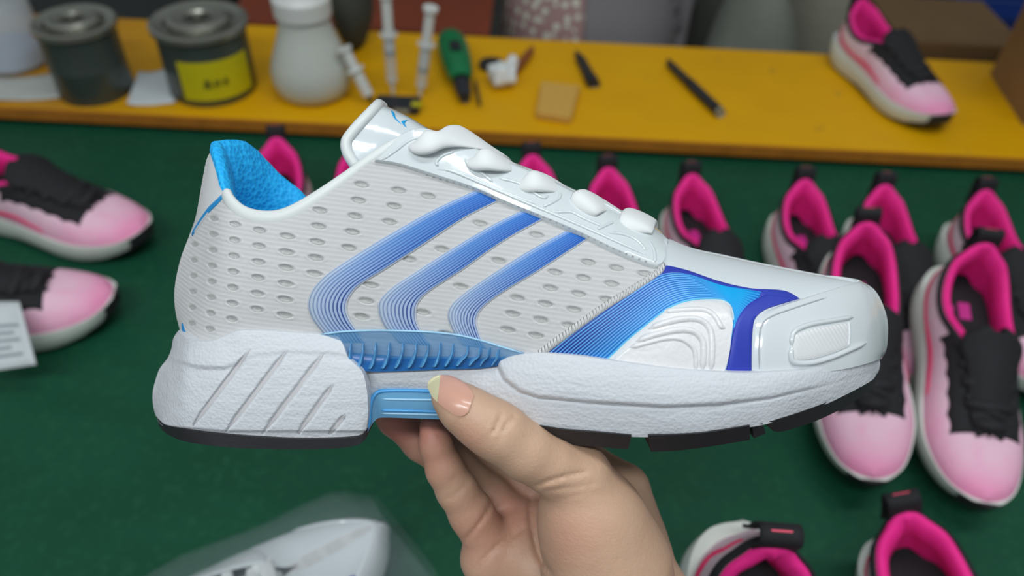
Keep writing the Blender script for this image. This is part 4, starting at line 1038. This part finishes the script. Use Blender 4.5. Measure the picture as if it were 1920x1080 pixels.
# --- outsole pieces
def outsole(rows, L=None, R=None, n=60):
    return Body(rows, L, R).solid('outsole', M['rubber'], shoe, n=n, m=10)
outsole([(299,800, 292,780, 0,0, 0,0), (308,810, 297,788, .016,.0145, 0,0), (325,820, 310,797, .027,.0255, 0,0), (352,829, 339,803, .035,.0345, 0,0), (392,835, 380,810, .040,.0395, 0,0), (432,839, 424,815, .0415,.0415, 0,0),
         (490,842, 490,820, .042,.0425, 0,0), (550,843, 550,823, .042,.0425, 0,0), (610,842, 610,823, .042,.0425, 0,0), (655,838, 655,821, .0415,.042, 0,0), (676,832, 678,816, .041,.041, 0,0), (686,822, 688,806, .040,.040, 0,0)])
outsole([(940,812, 940,786, .036,.0405, 0,0), (1016,824, 1016,799, .042,.0465, 0,0), (1060,832, 1060,806, .044,.0485, 0,0), (1122,838, 1122,811, .046,.0507, 0,0), (1178,843, 1184,816, .047,.0522, 0,0)])
outsole([(1221,847, 1216,817, .048,.0534, 0,0), (1270,845, 1270,815, .048,.0534, 0,0), (1326,838, 1326,811, .047,.0525, 0,0), (1406,825, 1406,798, .044,.0493, 0,0)])
outsole([(1414,822, 1410,797, .043,.0475, 0,0), (1436,812, 1430,794, .042,.047, 0,0)], n=8)
outsole([(1440,800, 1436,792, .042,.046, 0,0), (1458,810, 1452,788, .040,.0452, 0,0), (1500,800, 1495,775, .036,.0415, 0,0), (1540,785, 1538,759, .031,.0362, 0,0), (1575,768, 1572,744, .025,.030, 0,0), (1605,750, 1603,729, .018,.023, 0,0), (1628,733, 1627,716, .010,.0135, 0,0), (1642,716, 1645,699, 0,0, 0,0)])

# --- blue shank with ribs, and the blue cushion below the arch
FT = [(590,627),(640,620),(690,618),(732,618),(790,620),(848,625),(900,636),(940,648),(984,661)]
FBm = [(600,645),(640,665),(676,690),(720,689),(771,688),(830,686),(880,684),(928,683),(986,662)]
BSH = bvh_of(make('tmp', UB.near(A2, T2, disp=False).reshape(-1, 3), gridfaces(n2, m2), None)); bpy.data.objects.remove(bpy.data.objects['tmp'])
overlay('shank_back', ruled([(640,658),(690,664),(760,668),(830,668),(900,670),(950,668)], [(650,690),(700,696),(771,694),(830,692),(900,690),(940,684)], 40, 5), 0.0017, M['shank_deep'], BSH, shoe)
shank = overlay('shank_film', ruled(FT, FBm, 60, 12), 0.0014, M['film'], BSH, shoe, edge=0.9)
bead('shank_edge', FT, 0.0004, M['air_light'], BSH, shank, lift=0.0013, n=60)
rt = [658,681,705,731,756,780,803,826,850,877,901,919,936]; rbm = [650,669,693,718,742,766,789,814,836,858,881,904,927]
for k in range(13):
    vt = 641+max(0, k-7)*2.6; vb = 688-k*0.5; tw = 5.2 if k < 11 else 3.6
    a = np.array([(rt[k], vt), (rt[k]-2, vt+14), (rbm[k]+2, vb-10), (rbm[k]-3, vb)], float); b = a+np.array([(1.5, 0), (tw, 0), (tw*1.9, 0), (tw*1.2, 0)])
    overlay('shank_rib', ruled(a, b, 10, 4), 0.0042, M['rib'], BSH, shank, edge=0.55)
AB = Body([(689,812, 688,752, .0375,.0375, 0,0), (695,800, 694,742, .036,.0365, 0,0), (704,788, 703,735, .0345,.0355, 0,0), (716,783, 716,729, .034,.0345, 0,.001), (760,784, 760,729, .034,.0345, 0,.001), (820,786, 820,731, .034,.035, 0,.001), (860,788, 860,745, .034,.035, 0,.001), (900,790, 900,765, .034,.036, 0,.001)])
air = AB.solid('air_cushion', M['air'], shoe, n=50, m=16)
BA = bvh_of(air)
bead('air_cushion_line', [(716,748),(760,749),(830,750)], 0.0004, M['air_light'], BA, air, n=20)  # pale line colours in a horizontal highlight along the inner tube
bead('air_cushion_line', [(714,769),(760,770),(830,772)], 0.0006, M['air_dark'], BA, air, n=20)
bead('air_cushion_line', [(714,775),(760,776),(830,778)], 0.0004, M['air_light'], BA, air, n=20)  # lower highlight of the tube, likewise put into the colour
bead('air_cushion_line', [(691,806),(693,785),(694,765),(700,745),(714,734),(760,732),(815,734)], 0.0007, M['air_dark'], BA, air, n=40)
# ------------------------------------------------------------------ the hand (one continuous skin, fingers bent round the sole)
def hp(u, v, d): return np.array([(u-960)/F*d, (v-540)/F*d, d])
def chain(fd, pts, k, sc=(1, 1, 1)):
    f = None
    for a, b in zip(pts[:-1], pts[1:]):
        q = fd.cone(hp(*a[:3]), hp(*b[:3]), a[3]*a[2]/F, b[3]*b[2]/F, sc)
        f = q if f is None else fd.smin(f, q, k)
    return f
fd = Field((-0.072, 0.030, 0.262), (0.118, 0.315, 0.402), 0.00098)
palm = None
for pts in ([(1185,1190,.345,112), (1060,1090,.350,92), (935,1035,.346,52)],
            [(1185,1190,.345,112), (1080,1060,.356,88), (1000,995,.357,50)],
            [(1185,1190,.345,112), (1110,1040,.358,88), (1085,960,.362,48)],
            [(1190,1180,.340,112), (1165,1020,.350,82), (1168,920,.358,46)],
            [(1250,1400,.350,138), (1195,1190,.345,126)], [(1330,1900,.36,150), (1250,1400,.350,138)],
            [(910,1050,.344,44), (975,1005,.353,46), (1070,975,.357,46), (1165,940,.354,46)]):
    q = chain(fd, pts, 0.008); palm = q if palm is None else fd.smin(palm, q, 0.010)
thenar = chain(fd, [(1080,898,.2985,60), (1108,975,.306,92), (1135,1060,.314,112), (1170,1180,.330,118)], 0.010)
hand = fd.smin(palm, thenar, 0.006)
thumb = chain(fd, [(842,744,.2850,34), (868,766,.2835,43), (905,792,.2840,49), (938,812,.2850,52), (985,846,.2885,51), (1035,872,.2935,53), (1082,893,.2990,62)], 0.004)
hand = fd.smin(hand, thumb, 0.0045)
pinky = chain(fd, [(806,800,.326,20), (816,832,.328,29), (834,880,.331,34), (856,918,.334,37), (884,962,.338,41), (915,1015,.343,44)], 0.003)
ring = chain(fd, [(716,764,.345,22), (738,786,.347,29), (790,830,.351,33), (850,872,.355,36), (920,930,.358,38), (990,990,.358,42)], 0.003)
middle = chain(fd, [(805,770,.365,22), (850,808,.367,30), (910,862,.369,35), (980,905,.368,37), (1070,955,.362,42)], 0.003)
index = chain(fd, [(900,782,.372,24), (950,806,.373,31), (1030,840,.374,35), (1100,868,.370,38), (1170,912,.360,43)], 0.003)
for q in (index, middle, ring, pinky): hand = fd.smin(hand, q, 0.0028)
# creases
pu = 960+F*fd.X/fd.Z; pv = 540+F*fd.Y/fd.Z
near_surf = np.abs(hand) < 0.004
uu, vv, zz = pu[near_surf], pv[near_surf], fd.Z[near_surf]; add = np.zeros_like(uu)
CREASES = [  # points, depth in m, half width in px, far limit of z
 ([(996,917),(1020,905),(1060,893),(1105,884)], .0012, 4.0, .31), ([(1002,926),(1040,918),(1090,912),(1130,905)], .0005, 4.0, .31),
 ([(995,930),(994,960),(999,1000),(1012,1045),(1040,1085)], .0014, 5.0, .36), ([(1000,980),(965,1002),(925,1030),(884,1074)], .0011, 4.0, .36),
 ([(924,934),(912,962),(892,990),(868,1018)], .0012, 4.0, .36), ([(832,938),(850,930),(868,915),(880,902)], .0007, 3.0, .35), ([(840,906),(860,890)], .0004, 3.0, .35),
 ([(920,818),(934,792),(942,774)], .0013, 3.0, .30), ([(946,806),(958,787),(968,778)], .0010, 3.0, .30), ([(932,832),(942,808),(951,788)], .0008, 2.8, .30), ([(912,800),(920,780)], .0004, 2.4, .30),
 ([(905,835),(920,818)], .0004, 2.4, .30), ([(1040,940),(1100,925),(1150,930)], .0003, 4.0, .31)]
for pts, dep, wd, zl in CREASES:
    r, t_ = dist_poly(uu, vv, rs(pts, 10)); taper = np.clip(np.minimum(t_, 1-t_)*5+0.15, 0, 1)
    add += np.where(zz < zl, dep*taper*np.exp(-(r/wd)**2), 0)
hand[near_surf] += add
V, Fc = fd.mesh(hand)
nb = np.zeros_like(V); cn = np.zeros(len(V))                 # one light smoothing pass
for a, b in ((0, 1), (1, 2), (2, 3), (3, 0)):
    np.add.at(nb, Fc[:, a], V[Fc[:, b]]); np.add.at(cn, Fc[:, a], 1); np.add.at(nb, Fc[:, b], V[Fc[:, a]]); np.add.at(cn, Fc[:, b], 1)
V = V*0.55+0.45*nb/np.maximum(cn, 1)[:, None]
hu = 960+F*V[:, 0]/V[:, 2]; hv = 540+F*V[:, 1]/V[:, 2]
blush = np.zeros(len(V))
for cx, cy, r, a, z0, z1 in ((800,800,60,.9,.31,.40), (740,800,70,1.0,.33,.40), (810,860,60,.5,.31,.40), (900,1000,80,.45,.31,.40), (1060,1010,70,.3,.26,.40), (960,960,60,.6,.32,.40), (870,830,40,.35,.26,.31)):
    blush = np.maximum(blush, a*np.exp(-((hu-cx)**2+(hv-cy)**2)/r**2)*((V[:, 2] > z0) & (V[:, 2] < z1)))
hand_o = make('hand', V, Fc, M['skin'])
at_ = hand_o.data.attributes.new('blush', 'FLOAT', 'POINT'); at_.data.foreach_set('value', blush.astype(np.float32))
hand_o.matrix_world = Matrix(((RIGHT[0], -UP[0], FWD[0], CAM[0]), (RIGHT[1], -UP[1], FWD[1], CAM[1]), (RIGHT[2], -UP[2], FWD[2], CAM[2]), (0, 0, 0, 1)))
tag(hand_o, 'bare right hand pinching the sole of the white shoe with a long-nailed thumb', 'hand')
# thumb nail: plate and long free edge, curved across
tipu = [(802,724),(806,712),(822,704),(845,705),(868,716),(882,728),(889,741)]
tipl = [(803,729),(811,745),(826,759),(843,772),(858,780),(870,779),(878,772)]
a, b = rs(tipu, 40), rs(tipl, 40); q = np.linspace(0, 1, 15)
g = a[:, None]*(1-q)[None, :, None]+b[:, None]*q[None, :, None]
HBV = BVHTree.FromPolygons([Vector(p) for p in V], [list(map(int, f)) for f in Fc])
def hdepth(u, v):
    h = HBV.ray_cast(Vector((0, 0, 0)), Vector(((u-960)/F, (v-540)/F, 1.0)).normalized()); return None if h[0] is None else h[0].z
xs, ys, ds = [], [], []
for i in range(40):
    for j in range(15):
        d = hdepth(*g[i, j])
        if d is not None and d < 0.29: xs.append((g[i, j][0]-850)/50); ys.append((g[i, j][1]-740)/50); ds.append(d)
xs, ys = np.array(xs), np.array(ys); Q = lambda x, y: np.stack([np.ones_like(x), x, y, x*x, x*y, y*y], -1)
co = np.linalg.lstsq(Q(xs, ys), np.array(ds), rcond=None)[0]
dep = Q((g[..., 0]-850)/50, (g[..., 1]-740)/50)@co-0.0009
dep = np.minimum(dep, 0.2852)
top = np.stack([(g[..., 0]-960)/F*dep, (g[..., 1]-540)/F*dep, dep], -1); bot = top+np.array([0, 0, 0.0008])
bed = rs([(832,703),(826,718),(824,735),(829,752),(836,766)], 20)
def nailpart(name, sel, mat):
    idx = np.where(sel)[0]; i0, i1 = idx[0], idx[-1]+1; A_ = top[i0:i1]; B_ = bot[i0:i1]; n_, m_ = A_.shape[:2]; N = n_*m_
    fc = [f for f in gridfaces(n_, m_)]+[tuple(N+k for k in f[::-1]) for f in gridfaces(n_, m_)]
    r = [i*m_ for i in range(n_)]+[(n_-1)*m_+j for j in range(1, m_)]+[i*m_+m_-1 for i in range(n_-2, -1, -1)]+list(range(m_-2, 0, -1))
    fc += [(r[k], N+r[k], N+r[(k+1) % len(r)], r[(k+1) % len(r)]) for k in range(len(r))]
    make(name, np.concatenate([A_.reshape(-1, 3), B_.reshape(-1, 3)]), fc, mat, hand_o, sharp=50)
nailpart('nail_tip', np.arange(40) <= 12, M['nail_tip']); nailpart('nail', np.arange(40) >= 12, M['nail'])
# ------------------------------------------------------------------ the pink shoes (metres: x heel to toe, z up, y across)
def PM(x, z, y):
    return np.stack(np.broadcast_arrays(np.asarray(x, float), np.asarray(y, float), np.asarray(z, float)), -1)*0.01
def cm(rows): return [tuple(r) for r in rows]
PU = [(0.6,4.0, 0.9,10.4, 0,0, 0,0), (0.75,3.8, 1.1,10.2, 1.2,0.9, 0,.05), (1.3,3.7, 1.7,9.6, 2.2,1.7, 0,.15), (2.4,3.5, 2.6,8.9, 3.0,2.65, 0,.3), (4.0,3.4, 4.2,7.9, 3.4,3.2, 0,.4),
      (6.0,3.2, 6.2,7.2, 3.5,3.4, 0,.45), (8.0,3.1, 8.3,7.2, 3.55,3.3, 0,.5), (10.0,2.9, 10.3,7.8, 3.6,2.9, .1,.55), (12.0,2.8, 12.0,8.1, 3.8,2.4, .2,.6), (14.0,2.7, 13.8,7.6, 4.1,2.05, .35,.6),
      (16.0,2.6, 15.4,7.1, 4.4,1.8, .5,.5), (18.0,2.6, 17.4,6.5, 4.6,1.55, .7,.3), (19.8,2.65, 19.2,6.05, 4.65,.9, .9,.1), (21.4,2.7, 21.0,5.75, 4.4,0, 1,0), (23.0,2.85, 22.6,5.4, 3.95,0, 1,0), (24.6,3.1, 24.2,5.05, 3.2,0, 1,0),
      (25.7,3.4, 25.1,4.8, 2.3,0, 1,0), (26.2,3.5, 25.55,4.68, 1.55,0, 1,0), (26.42,3.55, 25.75,4.62, .85,0, 1,0), (26.5,3.6, 25.82,4.6, 0,0, 1,0)]
PB_ = Body(PU, [(0.6,4.0), (0.15,5.5), (0.25,7.2), (0.7,9.0), (0.9,10.4)], [(26.5,3.6), (26.55,3.95), (26.3,4.35), (25.82,4.6)], sl=.12, sr=.16, pw=.85, mapf=PM)
proto = empty('pink_running_shoe')
def pgrid(f, n, m, name, mat, both=True, parent=None, uvs=None):
    V = f; W = V*np.array([1, -1, 1])
    return make(name, np.concatenate([V.reshape(-1, 3), W.reshape(-1, 3)]) if both else V.reshape(-1, 3),
                [q[::-1] for q in gridfaces(n, m)]+(gridfaces(n, m, off=n*m) if both else []), mat, parent or proto)
n, m = 90, 26
A, T_ = np.meshgrid(np.linspace(0, 1, n), np.linspace(0, 1, m), indexing='ij')
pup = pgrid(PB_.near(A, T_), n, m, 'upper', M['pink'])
def pover(name, s_of, t_of, n, m, off, mat, parent=None, split=False):
    """sheet over the upper, rows s(i), columns t(i,j)"""
    a = np.linspace(0, 1, n)[:, None]; b = np.linspace(0, 1, m)[None, :]; a, b = np.broadcast_arrays(a, b)
    S_, TT_ = s_of(a, b), t_of(a, b); oo = off*np.clip(np.minimum(np.minimum(a, 1-a)*n*.6, np.minimum(b, 1-b)*m*.6)+.15, 0, 1)
    g = PB_.near(np.clip(S_, 0, 1), np.clip(TT_, 0, 1), oo)
    if split:
        pgrid(g, n, m, name, mat, False, parent); make(name, (g*np.array([1, -1, 1])).reshape(-1, 3), gridfaces(n, m), mat, parent or proto); return
    return pgrid(g, n, m, name, mat, True, parent)
I = lambda k: k/19.0
pover('collar_edge', lambda a, b: a*I(8.2), lambda a, b: 1-(1-b)*np.interp(a*8.2, [0, 1, 3, 5, 8.2], [.26, .24, .18, .15, .14]), 40, 6, .0028, M['black'])
scal = lambda a: .60+.05*np.abs(np.sin(a*math.pi*5))-.10*np.clip(a*2-1.2, 0, 1)
eye = pover('eyestay', lambda a, b: I(7.2)+a*(I(12.75)-I(7.2)), lambda a, b: scal(a)+(1-scal(a))*b, 70, 8, .0022, M['black'], None, True)
pover('side_stripe', lambda a, b: I(2.2)+a*(I(10.2)-I(2.2))-.015*b, lambda a, b: np.interp(a, [0, .3, 1], [.40, .28, .17])+b*np.interp(a, [0, .15, .7, 1], [.05, .16, .12, .05]), 50, 6, .0016, M['hot_stripe'], None, True)
pover('side_stripe', lambda a, b: I(1.0)+a*(I(3.2)-I(1.0)), lambda a, b: np.interp(a, [0, 1], [.60, .34])+b*np.interp(a, [0, .5, 1], [.03, .10, .03]), 20, 4, .0014, M['hot_stripe'], None, True)
# lining with a thick padded roll
ss = np.linspace(0, I(8.0), 60); rim = PB_.near(ss, np.ones_like(ss)); V = []
for i in range(60):
    q0 = rim[i]; nh = max(0.0, 1-(q0[0]-rim[0, 0])/.024); d = np.array([nh, min(1, abs(q0[1])/.010)]); d /= np.linalg.norm(d)
    pr = cr([(-.0003, -.001), (.002, .0024), (.0050, .0030), (.0080, .0004), (.0100, -.006), (.0100, -.014), (.008, -.024), (.0065, -.034), (.005, -.050)], np.linspace(0, 1, 20))
    for a_, b_ in pr:
        q = q0.copy(); q[0] += d[0]*a_; q[1] = min(0.0, q[1]+d[1]*a_) if i else 0.0; q[2] = max(q[2]+b_, .043); V.append(q)
pgrid(np.array(V).reshape(60, 20, 3), 60, 20, 'lining', M['hot'])
# insole with a small print
ss = np.linspace(I(.6), I(9.5), 30); pbm = PB_.near(ss, np.full_like(ss, .16))*np.array([1, .86, 1]); pbm[:, 2] = .044
ins = make('insole', np.concatenate([pbm, pbm*np.array([1, -1, 1])]), [(i, 30+i, 31+i, i+1) for i in range(29)], M['black'], proto)
box('insole_print', (.045, -.004, .0442), (.066, .008, .0448), M['print_pink'], ins); box('insole_print', (.050, -.016, .0442), (.058, -.009, .0448), M['print_pink'], ins)
# tongue
tg = [(.205, .058, .008), (.19, .063, .013), (.165, .073, .0165), (.14, .083, .019), (.130, .0868, .0225), (.122, .0905, .025), (.1165, .0935, .0245), (.113, .0955, .0205), (.112, .0962, .012)]
tg = cr(tg, np.linspace(0, 1, 30)); V = []
for x, z, w_ in tg:
    for k in np.linspace(-1, 1, 17): V.append((x+.003*k*k, w_*k, z-.010*abs(k)**2.2*(w_/.02)))
ton = make('tongue', V, gridfaces(30, 17), M['black'], proto); m_ = ton.modifiers.new('pad', 'SOLIDIFY'); m_.thickness = .007; m_.offset = -1
def on_tongue(x0, x1, y0, y1, name, mat):
    V = []
    for a in np.linspace(x0, x1, 6):
        x, z, w_ = cr(tg, np.array([a]))[0] if False else tg[int(round(a*29))]
        for y in np.linspace(y0, y1, 4): k = y/w_; V.append((x+.003*k*k+.0005, y, z-.010*abs(k)**2.2*(w_/.02)+.0012))
    o = make(name, V, gridfaces(6, 4), mat, ton); mm = o.modifiers.new('t', 'SOLIDIFY'); mm.thickness = .0006; return o
on_tongue(.64, .90, -.013, -.008, 'logo_mark', M['logo_white']); on_tongue(.62, .72, -.0165, -.0125, 'logo_mark', M['logo_white']); on_tongue(.54, .63, -.013, -.009, 'logo_mark', M['hot'])
on_tongue(.18, .48, -.010, .010, 'tongue_net', M['magenta_net'])
# laces: five rows and their crossings
for k in range(5):
    s_ = I(8.1)+k*(I(12.3)-I(8.1))/4; e = PB_.near(np.array([s_]), np.array([.90]), np.array([.003]))[0]; e2 = PB_.near(np.array([min(s_+I(.75), .75)]), np.array([.90]), np.array([.003]))[0]
    p = cr([e+np.array([0, 0, -.002]), e*np.array([1, .8, 1])+np.array([.001, 0, .004]), np.array([e[0]+.004, 0, e[2]+.0085]), e*np.array([1, -.8, 1])+np.array([.001, 0, .004]), e*np.array([1, -1, 1])+np.array([0, 0, -.002])], np.linspace(0, 1, 20))
    sweep('shoelace', p, .0048, .0022, M['black_lace'], proto, n=10, up=(.35, 0, 1))
    if k < 4:
        for sg in (1, -1):
            p = cr([e*np.array([1, sg, 1])+np.array([0, 0, .001]), np.array([(e[0]+e2[0])/2+.002, 0, (e[2]+e2[2])/2+.0065+.001*sg]), e2*np.array([1, -sg, 1])+np.array([0, 0, .001])], np.linspace(0, 1, 14))
            sweep('shoelace', p, .0038, .0018, M['black_lace'], proto, n=8, up=(.35, 0, 1))
# pull tab at the heel
V = []
for x, z in cr([(.016, .088), (.011, .101), (.0095, .109), (.008, .1145), (.004, .116), (.0005, .113), (.0005, .104), (.002, .092), (.0015, .080)], np.linspace(0, 1, 26)):
    for y in np.linspace(-.0125, .0125, 7): V.append((x, y, z))
pt = make('pull_tab', V, gridfaces(26, 7), M['black'], proto); m_ = pt.modifiers.new('t', 'SOLIDIFY'); m_.thickness = .0022
box('tab_label', (.002, -.0065, .1160), (.0065, .0065, .1180), M['tab_pink'], pt, bevel=.0005)
# midsole and outsole
PMS = [(0.9,1.2, -0.3,4.5, 0,0, 0,0), (1.0,1.0, -0.1,4.5, 1.4,1.5, 0,.1), (1.6,.75, .5,4.4, 2.5,2.7, 0,.3), (2.8,.5, 2.0,4.2, 3.3,3.6, 0,.4), (5.0,.4, 4.5,3.9, 3.7,3.9, 0,.4), (8.0,.45, 8.0,3.6, 3.7,3.9, 0,.3),
       (11,.5, 11,3.3, 3.7,3.9, 0,.3), (14,.5, 14,3.1, 4.1,4.3, 0,.3), (17,.4, 17,3.0, 4.5,4.75, 0,.3), (20,.5, 20,3.0, 4.5,4.8, 0,.3), (22.5,.9, 22.6,3.1, 3.9,4.2, 0,.25), (24.6,1.5, 24.8,3.4, 2.9,3.2, 0,.2), (26,2.2, 26.2,3.8, 1.6,1.9, 0,.1), (26.6,2.6, 26.8,4.0, .7,.9, 0,0), (26.75,2.7, 26.95,4.1, 0,0, 0,0)]
ms = Body(PMS, [(0.9,1.2), (0.0,2.2), (-.45,3.4), (-.3,4.5)], None, sl=.15, mapf=PM).solid('midsole', M['midsole'], proto, n=80, m=12)
PO = [(1.3,.6, .9,1.3, 0,0, 0,0), (1.6,.35, 1.1,1.1, 1.6,1.6, 0,0), (2.6,.1, 2.2,.75, 2.8,2.95, 0,0), (5,0, 5,.5, 3.4,3.7, 0,0), (9,.05, 9,.55, 3.4,3.7, 0,0), (13,.05, 13,.6, 3.8,4.1, 0,0), (17,0, 17,.5, 4.2,4.55, 0,0), (20,.1, 20,.6, 4.2,4.55, 0,0), (22.5,.5, 22.5,1.0, 3.6,3.95, 0,0),
      (24.6,1.1, 24.7,1.7, 2.7,3.0, 0,0), (25.9,1.75, 26.1,2.3, 1.6,1.85, 0,0), (26.5,2.15, 26.7,2.7, .85,1.0, 0,0), (26.75,2.35, 26.95,2.9, 0,0, 0,0)]
Body(PO, mapf=PM).solid('outsole', M['rubber'], proto, n=70, m=6)
toe = Body([(25.2,1.8, 25.3,2.9, 2.4,2.75, 0,0), (25.9,2.1, 26.0,3.5, 1.85,2.15, 0,0), (26.5,2.4, 26.6,3.9, 1.15,1.4, 0,0), (26.85,2.6, 26.95,4.1, .6,.8, 0,0), (27.0,2.7, 27.12,4.15, 0,0, 0,0)], mapf=PM).solid('toe_bumper', M['rubber'], proto, n=24, m=6)

def kids(o): return [c for c in bpy.data.objects if c.parent == o]
def copy_tree(o, parent=None, tree=None):
    c = o.copy(); col.objects.link(c); c.parent = parent
    if parent is not None: c.matrix_parent_inverse = o.matrix_parent_inverse
    for ch in tree[o.name]: copy_tree(ch, c, tree)
    return c
TREE = {}
for o in bpy.data.objects: TREE.setdefault(o.name, [])
for o in bpy.data.objects:
    if o.parent: TREE[o.parent.name].append(o)
first = [True]
def place(heel, toe, z, label, group, pitch=0.0, roll=0.0, lift=0.0, sc=(1.02, .89, 1.0), deg=None):
    """heel: pixel of the top of the heel tab; toe: pixel the toe points to (on the surface)"""
    h = ground(heel[0], heel[1], z+.115); t_ = ground(toe[0], toe[1], z+.02)
    d = (t_-h)[:2]; yaw = math.atan2(d[1], d[0]) if deg is None else math.radians(deg)
    o = proto if first[0] else copy_tree(proto, None, TREE); first[0] = False
    o.rotation_euler = (roll, pitch, yaw); o.scale = sc
    tb = np.array(o.rotation_euler.to_matrix() @ Vector((.005*sc[0], 0, .115*sc[2]))); h = ground(heel[0], heel[1], z+lift+tb[2])
    o.location = (h[0]-tb[0], h[1]-tb[1], z+lift)
    return tag(o, label, 'shoe', group)
ROW = 'pink running shoes standing in rows on the belt'
place((516, 240), (545, 430), BELT, 'pink shoe seen just behind the blue heel of the white shoe', ROW, deg=-80)
place((668, 254), (690, 440), BELT, 'pink shoe half hidden behind the tongue of the white shoe', ROW, deg=-80)
place((997, 272), (1040, 470), BELT, 'pink shoe peeking over the second and third lace of the white shoe', ROW, deg=-80)
place((1140, 296), (1190, 500), BELT, 'pink shoe behind the front laces of the white shoe', ROW, deg=-80)
place((1297, 308), (1375, 540), BELT, 'pink shoe behind the forefoot of the white shoe, its black tongue showing', ROW, deg=-79)
place((1512, 318), (1512, 600), BELT, 'pink shoe above the toe of the white shoe, left of the back-row shoes at right', ROW, deg=-88)
place((1663, 328), (1655, 560), BELT, 'back-row pink shoe directly behind the shoe touching the white toe cap', ROW, deg=-90)
place((1852, 338), (1890, 600), BELT, 'pink shoe at the right end of the back row', ROW, deg=-89)
place((1630, 396), (1600, 905), BELT, 'pink shoe partly covered by the white toe cap in the front row', ROW, sc=(.95, .91, 1.0), roll=.16, lift=.078, pitch=.26, deg=-97)
place((1858, 436), (1832, 945), BELT, 'front-row pink shoe at the right edge, its laces and tongue fully visible', ROW, sc=(.94, .95, 1.0), lift=.074, pitch=.26, deg=-98)
place((1692, 934), (1770, 1420), BELT, 'pink shoe cut off at the bottom right corner, pull tab standing up', ROW, sc=(1.06, 1.02, 1.02), roll=.30, lift=.012)
place((1464, 1004), (1470, 1500), BELT, 'pink shoe at the bottom edge right of the hand, tipped forward showing its white heel', ROW, sc=(1.06, 1.02, 1.02), pitch=math.radians(30), lift=.13)
# the two on the left, toes to the right
def place_toe(toe, heel, z, label, roll=0.0):
    t_ = ground(toe[0], toe[1], z+.03); h = ground(heel[0], heel[1], z+.03); d = (h-t_)[:2]; d /= np.linalg.norm(d); L = t_[:2]+d*.268
    o = copy_tree(proto, None, TREE); o.scale = (1.02, 1.02, 1.02); o.location = (L[0], L[1], z); o.rotation_euler = (roll, 0, math.atan2(-d[1], -d[0])); return tag(o, label, 'shoe', 'pair of pink shoes lying at the left')
place_toe((270, 438), (-130, 338), BELT, 'upper of the two pink shoes at the left edge, toe pointing right')
place_toe((212, 560), (-200, 592), BELT, 'lower of the two pink shoes at the left edge, with a paper card against it')
# on the bench
h = ground(1548, 60, BENCH+.02); t_ = ground(1768, 236, BENCH+.02); d = (t_-h)[:2]; o = copy_tree(proto, None, TREE); d /= np.linalg.norm(d); L = t_[:2]-d*.268
o.scale = (1, 1, 1); o.location = (L[0], L[1], BENCH); o.rotation_euler = (0, 0, math.atan2(d[1], d[0])); tag(o, 'single pink running shoe standing on the yellow bench', 'shoe', 'pink shoe on the bench')

# paper card leaning on the left pair
c_ = [at_depth(-40, 566, .80), at_depth(36, 566, .80), at_depth(68, 684, .775), at_depth(-40, 700, .775)]
V = []
for i in range(8):
    for j in range(8):
        a, b_ = i/7, j/7; V.append((c_[0]*(1-a)+c_[1]*a)*(1-b_)+(c_[3]*(1-a)+c_[2]*a)*b_+FWD*(.004*math.sin(a*3)))
card = make('paper_card', V, gridfaces(8, 8), M['paper_white']); m_ = card.modifiers.new('t', 'SOLIDIFY'); m_.thickness = .0008
tag(card, 'printed white paper card leaning on the lower pink shoe at left', 'card')
V = np.array(V).reshape(8, 8, 3)
for k, (x0, x1) in enumerate(((.05, .85), (.05, .7), (.05, .8), (.05, .6), (.05, .8))):
    b_ = .34+.11*k; g = []
    for xx in np.linspace(x0, x1, 10):
        for db in (0, .05):
            i, j = xx*7, (b_+db)*7; g.append(cr(V[:, min(7, int(round(j)))], np.array([xx]))[0]*1.0+((V[4, 7]-V[4, 0])*((b_+db)-min(7, round(j))/7))-FWD*.0012)
    make('print_line', g, gridfaces(10, 2), M['print_grey'], card)

# another white and blue shoe in a clear bag, bottom left
keep = ('upper', 'vamp', 'toe_cap', 'midsole', 'heel_clip', 'outsole', 'eyestay', 'tongue', 'side_stripe', 'shoelace', 'panel_border', 'panel_print', 'panel_leg', 'side_dome', 'lining', 'collar_binding', 'rope_piping')
w2 = empty('running_shoe', label='white running shoe in a clear bag at the bottom left, below the hand', cat='shoe')
def copy_some(o, parent):
    for ch in TREE[o.name]:
        if ch.name.split('.')[0] in keep:
            c = ch.copy(); col.objects.link(c); c.parent = parent; copy_some(ch, c)
copy_some(shoe, w2)
zmin = min((v.co.z for ch in TREE[shoe.name] if ch.name.startswith('outsole') for v in ch.data.vertices)); toe_x = max(v.co.x for v in mids.data.vertices)
pa, pb2 = ground(300, 1062, BELT+.06), ground(622, 955, BELT+.06); ang = math.atan2(pb2[1]-pa[1], pb2[0]-pa[0])+0.30
w2.rotation_euler = (0, 0, ang); lx, ly = toe_x-.030, .036
w2.location = (pb2[0]-math.cos(ang)*lx+math.sin(ang)*ly, pb2[1]-math.sin(ang)*lx-math.cos(ang)*ly, BELT-zmin+.002)
# the bag: a loose pillow round the front of that shoe
V = []
for i in range(25):
    for j in range(24):
        a, th_ = i/24, 2*math.pi*j/24; x = -.15+(toe_x+.165)*a; sq = lambda c: math.copysign(abs(c)**.75, c)
        w_ = .057*(1-.12*max(0, a-.8)/.2)+.002*math.sin(9*a+3*th_); tp2 = np.interp(a, [0, .5, .7, .9, 1], [.135, .118, .090, .078, .030])+.002*math.sin(14*a+2*th_)
        V.append((x, w_*sq(math.cos(th_)), max(0.0016, tp2*.5*(1+sq(math.sin(th_))))))
bag = make('plastic_bag', V, gridfaces(25, 24, True), M['bag']); bag.location = (w2.location[0], w2.location[1], BELT); bag.rotation_euler = (0, 0, ang)
tag(bag, 'clear plastic bag around the white shoe at the bottom left', 'bag')
